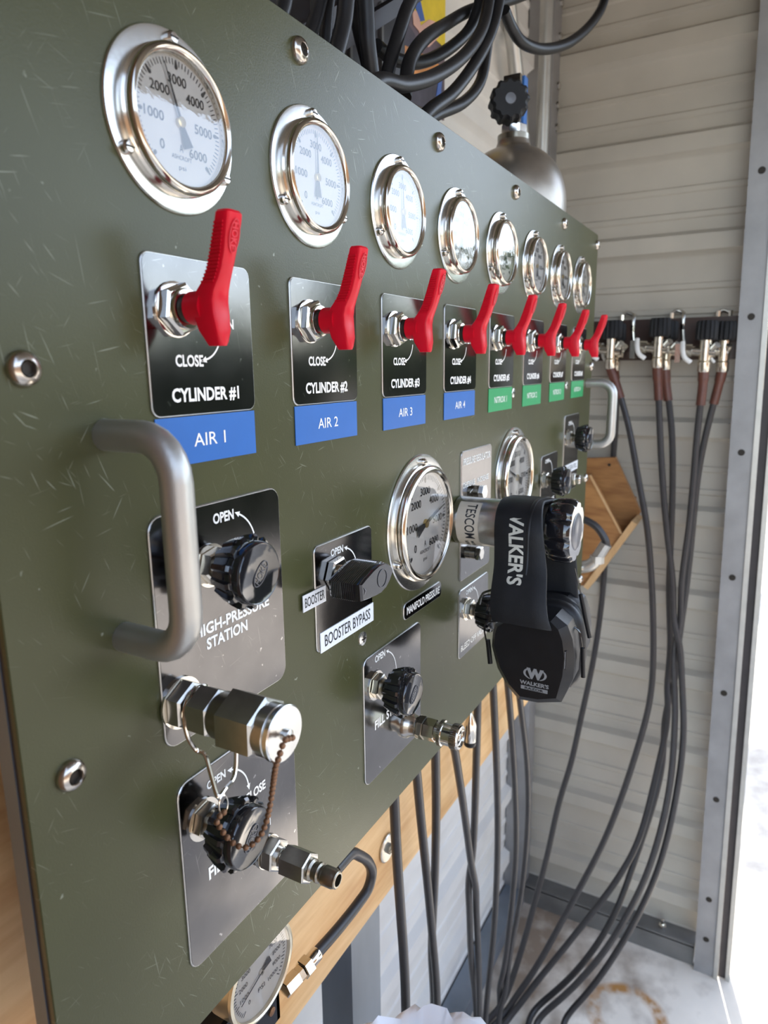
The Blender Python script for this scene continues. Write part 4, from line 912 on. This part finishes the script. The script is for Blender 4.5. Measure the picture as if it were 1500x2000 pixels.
for i, (pts, _s) in enumerate(WHIP):
    base = pts[0]
    w = thing('fill_whip', 'fill hose with brown sleeve and hand-wheel valve, %s on the rack counting from the panel' % which[i], 'hose', base, 'fill whips on the wall rack')
    obj('hose', MB().tube(SEP[len(DOWN)+i], .0104, 10), 'hose_rubber', w)
    sp = smooth(pts[:3], 8); Ls = 0; q = [sp[0]]
    for a, b in zip(sp[:-1], sp[1:]):
        Ls += np.linalg.norm(b-a); q.append(b)
        if Ls > .095: break
    obj('sleeve', MB().tube(q, [.0162]*(len(q)//2)+[.0142]*(len(q)-len(q)//2), 14), 'brown_sleeve', w)
    x, y, z = base; k_ = 1.26; vec = lambda a, b, c: np.array((a, b, c))*k_
    m = MB(base, (1, 0, 0), (0, 1, 0)); m.lathe([(.0160, -.005), (.0190, 0), (.0190, .026), (.0150, .031), (.0150, .044)], 20); obj('hose_end', m, 'tarnished', w)
    c = base+vec(0, 0, .047)
    m = MB(); rr_ = .25 if i == 5 else .55; yl = 1.0 if i % 2 == 0 else .6; m.tube([c+vec(0, .042*yl, .004), c+vec(0, -.045*rr_, -.004)], .0150, 14); m.tube([c+vec(0, .030*yl, .003), c+vec(0, .050*yl, .004)], .0195, 8); m.tube([c+vec(0, 0, -.022), c+vec(0, 0, .032)], .0180, 14); pg = vec(0, .046 if i % 2 == 0 else 0, .003); m.tube([c+pg, c+pg+np.array((2.146-x, 0, 0))], .0085 if i % 2 == 0 else .011, 10); m.tube([c+vec(0, -.024*rr_, 0), c+vec(-.014, -.052*rr_, .016)], .0105, 10)
    obj('valve_body', m, 'tarnished', w)
    m = MB(c+vec(0, 0, .028), (1, 0, 0), (0, 1, 0))
    kr = lambda r, cz: [((r+.0020*(1 if k % 4 < 2 else -1))*math.cos(2*PI*k/56), (r+.0020*(1 if k % 4 < 2 else -1))*math.sin(2*PI*k/56), cz) for k in range(56)]
    m.rings([kr(.027, 0), kr(.0315, .007), kr(.0305, .052), kr(.0270, .059)]); obj('hand_wheel', m, 'black_soft', w, 30)
    m = MB(); bl = 1.0 if i % 2 == 0 else .62; m.tube(smooth([c+vec(-.014*bl, .052*bl, .024), c+vec(-.022*bl, .050*bl, .004), c+vec(-.024*bl, .044*bl, -.014), c+vec(-.018*bl, .030*bl, -.026)], 5), .0075*bl, 10); obj('bleed_lever', m, 'white_plastic', w)
    if i % 2 == 0:
        m = MB(c+vec(-.002, .062, -.002), (1, 0, 0), (0, 0, 1)); m.box(-.018, .018, -.030, .028, -.008, .008); obj('yoke', m, 'tarnished', w)
for k, (p0, pm, p1) in enumerate((((1211, 640), (1222, 610), (1236, 640)), ((1309, 634), (1320, 605), (1333, 636)), ((1400, 634), (1412, 604), (1424, 636)))):
    a, b, c = atx(*p0, 2.13), atx(*pm, 2.13), atx(*p1, 2.13); low = c+np.array((0, -.015, -.075))
    hk = thing('rack_loop', 'bent steel wire loop above the rack board, %s from the panel' % which[k], 'hook', a, 'wire loops above the rack')
    zt_ = .0083; A = np.array((2.160, a[1], zt_-.006)); Bt = np.array((2.160, b[1], b[2])); C_ = np.array((2.160, c[1], zt_-.006))
    mid = [A, A+np.array((0, 0, .020)), A+(Bt-A)*np.array((0, .2, .75)), Bt, C_+(Bt-C_)*np.array((0, .2, .75))]
    if k < 2: mid += [np.array((2.146, c[1], zt_+.014)), np.array((2.1345, c[1], zt_-.004)), np.array((2.1345, c[1]-.002, c[2]-.02)), np.array((2.1345, c[1]-.008, c[2]-.06))]
    else: mid += [C_+np.array((0, 0, .020)), C_]
    obj('loop', MB().tube(smooth(mid, 5), .0060, 10), 'steel', hk)
    m = MB()
    for p in (A+np.array((0, 0, .006)), (np.array((2.1345, c[1]-.001, c[2]-.012)) if k < 2 else C_+np.array((0, 0, .006)))): m.tube([p, p+np.array((0, 0, .018))], .0080, 8)
    obj('clamp', m, 'chrome', hk)

# ------------------------------------------------------------------ wooden leaflet holder on the end wall
hd = thing('wooden_holder', 'angled plywood holder box fixed to the end wall behind the panel edge', 'holder', (2.13, .07, -.97))
def slab3(poly, x0, x1): m = MB(); n = len(poly); m.V = [np.array((x0, y, z)) for y, z in poly]+[np.array((x1, y, z)) for y, z in poly]; m.F = [tuple(range(n)), tuple(reversed(range(n, 2*n)))]+[(i, n+i, n+(i+1) % n, (i+1) % n) for i in range(n)]; return m
yz = lambda a, b, X: tuple(atx(a, b, X)[1:])
back = [yz(1120, 895, 2.118), yz(1203, 893, 2.118), yz(1252, 1000, 2.118), yz(1215, 1045, 2.118), yz(1140, 1140, 2.118), yz(1080, 1140, 2.118)]
obj('back_panel', slab3(back, 2.108, 2.130), 'holder_wood', hd)
front = [yz(1110, 925, 2.010), yz(1156, 926, 2.010), yz(1217, 1040, 2.010), yz(1142, 1142, 2.010), yz(1100, 1142, 2.010)]
obj('front_panel', slab3(front, 1.998, 2.017), 'holder_wood', hd)
def edgebar(p, q, x0, x1, th):
    p, q = np.array(p), np.array(q); d = (q-p)/np.linalg.norm(q-p); nrm = np.array((-d[1], d[0]))*th; poly = [tuple(p), tuple(q), tuple(q+nrm), tuple(p+nrm)]; return slab3(poly, x0, x1)
obj('front_edge', edgebar(front[1], front[2], 1.995, 1.998, .0075), 'holder_edge', hd)
obj('bottom_board', edgebar(front[3], yz(1236, 1015, 2.010), 1.986, 2.118, .020), 'holder_edge', hd)
p = atx(1190, 908, 2.107); m = MB(p, (0, -1, 0), (0, 0, 1)); m.lathe([(.005, -.003), (.005, .001)], 10); obj('screw_hole', m, 'socket_dark', hd)
for a_, b_ in ((1226, 985), (1140, 960)): p = atx(a_, b_, 2.13); obj('spacer', MB().wbox((2.128, p[1]-.018, p[2]-.018), (2.200, p[1]+.018, p[2]+.018)), 'holder_wood', hd)
eb = thing('hose_elbow', 'chrome elbow fitting with short black hose beside the regulator knob', 'fitting', aty(1150, 1105, .02))
X_ = 1.76; q = [atx(a, b, X_) for a, b in ((1132, 1108), (1152, 1104), (1166, 1092), (1178, 1072), (1184, 1062))]
obj('elbow', MB().tube(smooth(q[:3], 4), .0200, 14).tube([q[2]-np.array((0, 0, .012)), q[2]+np.array((0, 0, .012))], .0225, 8), 'aluminium', eb)
obj('swivel_nut', MB().tube([q[2]+np.array((0, 0, .004)), q[4]], .018, 8), 'aluminium', eb, 25)
P = [q[3], q[4]]+[atx(a, b, X_) for a, b in ((1180, 1050), (1166, 1030), (1148, 1018), (1125, 1010))]
obj('hose', MB().tube(smooth(P, 5), .0118, 12), 'hose_rubber', eb)
obj('stub', MB().tube([q[0]+(q[1]-q[0])*.3, np.array((1.56, .09, q[0][2]+.01))], .0125, 10), 'chrome', eb)

# ------------------------------------------------------------------ cylinder, conduits and coiled hoses above the panel
by_ = .155; bx_ = aty(1003, 270, by_)[0]; tr = .128; zt = aty(1003, 275, by_)[2]
tk = thing('air_tank', 'brushed metal air tank standing behind the upper right of the panel', 'tank', (bx_, by_, -.215))
ax_ = lambda: MB((bx_, by_, 0), (1, 0, 0), (0, 1, 0)); z0 = zt-.150
prof_ = [(tr*.96, -.215), (tr, -.20), (tr, z0)]+[(tr*math.cos(a)**.8, z0+.135*math.sin(a)) for a in np.linspace(.12, 1.30, 12)]+[(.040, zt-.012), (.037, zt)]
obj('shell', ax_().lathe(prof_, 48), 'tank_metal', tk, 50)
obj('neck_ring', ax_().lathe([(.038, zt-.002), (.038, zt+.010), (.034, zt+.012)], 24), 'dark_steel', tk)
obj('valve_body', ax_().lathe([(.031, zt+.011), (.031, zt+.030), (.026, zt+.034)], 8).box(-.022, .022, -.020, .020, zt+.030, zt+.135), 'chrome', tk, 30)
kc = aty(990, 208, by_-.03); kd = np.array((-.86, -.47, -.18)); kd /= np.linalg.norm(kd); rt = np.cross((0, 0, 1.0), kd)
kr = lambda r, c: [((r+.002*(1 if k % 4 < 2 else -1))*math.cos(2*PI*k/48), (r+.002*(1 if k % 4 < 2 else -1))*math.sin(2*PI*k/48), c) for k in range(48)]
obj('valve_knob', MB(kc, rt, (0, 0, 1)).rings([kr(.034, .0), kr(.040, .006), kr(.040, .042), kr(.034, .048)]), 'black_soft', tk, 30)
obj('knob_cap', MB(kc, rt, (0, 0, 1)).lathe([(.012, .047), (.011, .0495), (.0001, .050)], 16, cap=False), 'emblem_grey', tk)
obj('valve_spindle', MB(kc, rt, (0, 0, 1)).lathe([(.014, -.045), (.014, .004)], 14), 'chrome', tk)
obj('blue_tape', MB((bx_, by_-.0205, zt)).box(.000, .0235, .034, .136, 0, .003).box(.0225, .0245, .034, .136, -.02, .003), 'label_blue', tk)
def conduit(p, r, label, mname='galvanised'):
    m = MB(); m.tube(smooth(p, 5), r, 16); return tag(obj('conduit', m, mname), label, 'pipe')
conduit([aty(a, b, .335) for a, b in ((988, -60), (995, 20), (1006, 120), (1018, 230), (1022, 330), (1028, 480))], .0215, 'pale curved conduit pipe behind the air tank valve', 'aluminium')
q = aty(1063, 150, .277); conduit([np.array((q[0], .277, 1.5)), np.array((q[0], .277, .1)), np.array((q[0], .277, -.9))], .0195, 'straight silver conduit in front of the dark corner post', 'aluminium')
t = bpy.data.objects['trim_3']
for pz in (.66, .73, .79, .94, 1.04):
    m = MB((2.155, .300, pz)); m.hexa(.012, 0, .009); obj('bolt', m, 'steel', t, 25)
# thick black hose looping at the top right
P = [aty(a, b, y) for a, b, y in ((985, 20, .10), (1000, 55, .10), (1022, 84, .09), (1062, 96, .075), (1110, 84, .06), (1150, 52, .05), (1178, 8, .04), (1190, -60, .03))]; e = P[-1]
P += [np.array((e[0], e[1], e[2]+.12)), np.array((e[0], e[1], 1.515))]
tag(obj('coiled_hose', MB().tube(smooth(P, 6), .0115, 14), 'black_rubber'), 'single black hose looping past the conduits by the end wall', 'hose')
# dark square tube running up behind the coils
p0, p1 = aty(640, 100, .155), aty(850, -40, .155)
a, b = aty(600, 120, .15), aty(815, -15, .15)
cr = thing('support_rail', 'dark steel rail crossing behind the coiled hoses', 'rail', a)
for off in (0.0, .036):
    d = b-a; nrm = np.array((0, 0, off)); m = MB(); w = .013
    V = []
    for p in (a-d*.4+nrm, a+d*min((1.50-a[2])/(b[2]-a[2]), (2.15-a[0])/(b[0]-a[0]))+nrm):
        for dy, dz in ((-w, -w), (w, -w), (w, w), (-w, w)): V.append(p+np.array((0, dy, dz)))
    m.V = V; m.F = [(3, 2, 1, 0), (4, 5, 6, 7), (0, 1, 5, 4), (1, 2, 6, 5), (2, 3, 7, 6), (3, 0, 4, 7)]; obj('tube', m, 'rubber_seal', cr)
xa, xb_ = aty(560, 60, .30)[0]-.2, aty(742, 60, .30)[0]
ck = thing('dark_cabinet', 'dark metal cabinet on the wall behind the coiled hoses', 'cabinet', (xa, .3, .12))
obj('body', MB().wbox((xa, .245, .12), (xb_, .366, 1.2)), 'rubber_seal', ck)
for k in range(3): obj('edge_strip', MB().wbox((xb_-.10-.11*k, .240, .13), (xb_-.092-.11*k, .246, 1.19)), 'dark_galv', ck)
coil = 'black hose in the tangle coiled above the top edge of the panel'
loops = [
 [(770, 300, .04), (735, 190, .05), (720, 100, .05), (716, 40, .05), (712, -60, .05)],
 [(640, 160, .05), (668, 60, .05), (676, 0, .05), (680, -60, .05)],
 [(545, 40, .06), (556, 0, .06), (560, -60, .06)],
 [(600, 80, .08), (615, 40, .08), (628, -10, .08), (640, -60, .08)],
 [(634, 90, .10), (638, 30, .10), (645, -60, .10)],
 [(750, 180, .10), (765, 110, .10), (790, 30, .10), (815, -50, .10)],
 [(700, 190, .03), (740, 158, .03), (790, 165, .03), (850, 148, .04), (905, 110, .05), (940, 60, .06), (955, 0, .07), (960, -60, .07)],
 [(800, 260, .07), (840, 215, .06), (885, 180, .06), (930, 120, .06), (960, 60, .06), (975, 0, .06), (985, -60, .06)],
 [(800, 260, .11), (850, 225, .10), (905, 200, .10), (938, 160, .10), (950, 100, .10), (955, 40, .10), (960, -60, .10)],
 [(735, 90, .13), (770, 115, .13), (820, 122, .13), (870, 100, .12), (915, 60, .11), (935, 10, .10), (945, -60, .10)],
 [(790, 190, .06), (800, 120, .07), (830, 75, .08), (870, 48, .115), (920, 20, .125), (980, 5, .125), (1030, -12, .125), (1080, -40, .120)],
 [(770, 260, .09), (735, 180, .09), (716, 110, .09), (700, 40, .09), (694, -60, .09)]]
for i, P in enumerate(loops):
    pts = [aty(a, b, y) for a, b, y in P]; e = pts[-1]
    pts += [np.array((e[0], e[1], e[2]+.15)), np.array((e[0], e[1], 1.2)), np.array((e[0], e[1], 1.62-(.43-e[1])/2.43*.62))]      # up to the roof
    tag(obj('coiled_hose', MB().tube(smooth(pts, 6), .0104 if i not in (2, 3, 4) else .0085, 14), 'black_rubber'), coil, 'hose', 'hoses coiled above the panel')
# poster on the wall behind the coils
Yp = YW-.030
ps = thing('poster', 'colourful glossy poster on the wall behind the coiled hoses', 'poster', aty(868, 230, Yp))
q = lambda a, b, d=0: aty(a, b, Yp-d)
def flat(pts, d, mname, nm, par):
    m = MB(); P = [q(a, b, d) for a, b in pts]; n = len(P); m.V = P+[p+np.array((0, .0012, 0)) for p in P]; m.F = [tuple(range(n)), tuple(reversed(range(n, 2*n)))]+[(i, n+i, n+(i+1) % n, (i+1) % n) for i in range(n)]; return obj(nm, m, mname, par)
pxl, pxr = aty(752, 100, Yp)[0], aty(868, 100, Yp)[0]; pzt, pzb = .95, aty(868, 236, Yp)[2]
m = MB(); m.wbox((pxl, Yp-.001, pzb), (pxr, Yp+.004, pzt)); sh = obj('paper', m, 'poster_paper', ps)
m = MB(); zy = aty(868, 95, Yp)[2]; m.wbox((pxl+(pxr-pxl)*.45, Yp-.0018, zy), (pxr, Yp-.0008, pzt)); obj('yellow_print', m, 'poster_yellow', sh)
flat([(760, 60), (790, 45), (800, 95), (838, 110), (862, 130), (845, 150), (790, 150), (757, 110)], .0022, 'poster_orange', 'orange_print', sh)
flat([(806, 20), (818, 22), (822, 50), (838, 38), (850, 42), (858, 72), (838, 92), (828, 88), (818, 60), (808, 48)], .0030, 'poster_skin', 'pink_print', sh)
flat([(812, -20), (820, -5), (830, 40), (822, 42), (812, 15)], .0034, 'poster_blue', 'blue_print', sh)
flat([(755, 60), (775, 40), (800, 50), (812, 70), (800, 92), (770, 80)], .0026, 'poster_dark', 'dark_print', sh)
flat([(757, 110), (790, 150), (845, 150), (862, 132), (868, 200), (840, 215), (780, 190), (757, 150)], .0019, 'poster_dark', 'dark_print', sh)
flat([(858, 150), (864, 150), (860, 200), (850, 200)], .0030, 'poster_blue', 'blue_print', sh)
# bagged bin at the bottom of the view
rz = -1.20; far = atz(842, 1966, rz); d_ = far-CAM; d_[2] = 0; d_ /= np.linalg.norm(d_); bc = far-d_*.158
bn = thing('waste_bin', 'waste bin lined with a white plastic bag under the panel', 'bin', (bc[0], bc[1], FLOOR))
m = MB((bc[0], bc[1], FLOOR), (1, 0, 0), (0, 1, 0)); H = rz-FLOOR
obj('bin', m.lathe([(.110, 0), (.142, H-.10), (.145, H-.09), (.0001, H-.09)], 40), 'black_shell', bn)
rr = rng.normal(0, 1, (8, 72)); m = MB((bc[0], bc[1], FLOOR), (1, 0, 0), (0, 1, 0)); R = []
for j, (r, c) in enumerate(((.156, H-.20), (.158, H-.12), (.160, H-.03), (.157, H), (.146, H+.006), (.120, H-.012), (.08, H-.03), (.03, H-.035))):
    R.append([((r+.004*math.sin(9*2*PI*k/72+j)+.0022*rr[j, k])*math.cos(2*PI*k/72), (r+.004*math.sin(9*2*PI*k/72+j)+.0022*rr[j, k])*math.sin(2*PI*k/72), c+.004*math.sin(5*2*PI*k/72+1)+.0045*math.sin(13*2*PI*k/72+2*j)+.0035*rr[j, k]) for k in range(72)])
obj('bag', m.rings(R, False, True), 'bag_white', bn, 60)

# ------------------------------------------------------------------ trees beyond the yard (seen in the glass) and added light blockers
def tree(x, y, h, r, label, vr=None):
    vr = vr or h*.36
    t = thing('tree', label, 'tree', (x, y, FLOOR-.055), 'trees across the yard')
    obj('trunk', MB().tube(smooth([(x, y, FLOOR-.06), (x+.05, y, FLOOR+h*.3), (x-.05, y+.1, FLOOR+h*.7)], 4), .16, 10), 'bark', t)
    n = 2600; P = rng.normal(0, 1, (n, 3)); P /= np.linalg.norm(P, axis=1)[:, None]; P *= (rng.random(n)**.4)[:, None]
    lump = 1+.25*np.sin(P[:, 0]*7+x)*np.sin(P[:, 1]*6+y)*np.cos(P[:, 2]*8)
    P = P*lump[:, None]*np.array((r, r, vr))+np.array((x, y, FLOOR+h*.62)); m = MB(); V = []; F = []
    for k, p in enumerate(P):
        a = rng.normal(0, 1, 3); a /= np.linalg.norm(a); b = np.cross(a, rng.normal(0, 1, 3)); b /= np.linalg.norm(b); s_ = .13+.12*rng.random()
        V += [p-a*s_, p+b*s_*.5, p+a*s_, p-b*s_*.5]; F.append((4*k, 4*k+1, 4*k+2, 4*k+3))
    m.V = V; m.F = F; o = obj('crown', m, 'leaves', t); o['kind'] = 'stuff'
for k, (x, y, h, r) in enumerate(((24, -7.5, 6.4, 2.0), (31.5, -13, 8.0, 2.4), (21, -12.8, 6.2, 1.7), (34, -5.5, 8.0, 2.8), (16, -15.5, 4.0, 1.7), (38, -21, 6.0, 3.0), (24, -21.5, 5, 2.4), (40, -13.5, 8, 3))):
    tree(x, y, h, r, 'leafy green tree standing across the sunlit yard')
tree(8.75, .05, 9.7, 1.0, 'tall small-crowned tree near the open side of the shed, shading the yard', .9)
tree(4.8, -.95, 9.7, 2.4, 'broad leafy tree added out of view to shade the yard in front of the shed', .9)  # added, unseen: its shadow cuts ground bounce onto the panel's left
tree(12.2, -1.4, 9.7, 1.5, 'tall slim tree farther from the shed with a flat crown', 1.0)
bd = thing('added_shed', 'low brown timber shed added behind the viewer to block light', 'shed', (-4, -10, FLOOR-.055))  # invented unseen building, added to cut light from behind the viewer
obj('wall', MB().wbox((-11, -12.0, FLOOR-.06), (2.0, -9.2, 1.6)), 'ply_dark', bd)
m = MB(); m.wbox((-11.3, -12.3, 1.6), (2.3, -8.9, 1.75)); obj('roof', m, 'roof_metal', bd)

mat('hedge_leaves', (0.030, 0.042, 0.018, 1), 0.6, 0, 0.5, 8)
def hedge(p0, p1, H, wd, label, n):
    p0, p1 = np.array(p0, float), np.array(p1, float); d = p1-p0; L0 = np.linalg.norm(d); d /= L0; q = np.array((-d[1], d[0])); zb = FLOOR-.06
    t = thing('hedge', label, 'hedge', (*((p0+p1)/2), zb)); m = MB(); V = []
    for z in (zb, zb+H*.93):
        for a, b in ((0, -1), (1, -1), (1, 1), (0, 1)): e = p0+d*L0*a+q*b*wd*.42; V.append(np.array((e[0], e[1], z)))
    m.V = V; m.F = [(3, 2, 1, 0), (4, 5, 6, 7), (0, 1, 5, 4), (1, 2, 6, 5), (2, 3, 7, 6), (3, 0, 4, 7)]; obj('core', m, 'hedge_leaves', t)
    m = MB(); V = []; F = []
    for k in range(n):
        u = rng.random()*L0; side = rng.random(); 
        if side < .4: b, z = -wd*.5*(.85+.2*rng.random()), rng.random()*H
        elif side < .6: b, z = wd*.5*(.85+.2*rng.random()), rng.random()*H
        else: b, z = (rng.random()-.5)*wd, H*(.9+.14*rng.random())
        e = p0+d*u+q*b; p = np.array((e[0], e[1], zb+z)); a = rng.normal(0, 1, 3); a /= np.linalg.norm(a); c = np.cross(a, rng.normal(0, 1, 3)); c /= np.linalg.norm(c); s_ = .10+.10*rng.random()
        V += [p-a*s_, p+c*s_*.5, p+a*s_, p-c*s_*.5]; F.append((4*k, 4*k+1, 4*k+2, 4*k+3))
    m.V = V; m.F = F; o = obj('foliage', m, 'hedge_leaves', t); o['kind'] = 'stuff'
hedge((7.9, -5.1), (4.4, -8.0), 2.5, 1.0, 'dark clipped hedge standing nearest across the yard', 3000)
hedge((27.5, -4.8), (27.0, -16.5), 3.0, 1.4, 'long low hedge along the far side of the yard', 4000)
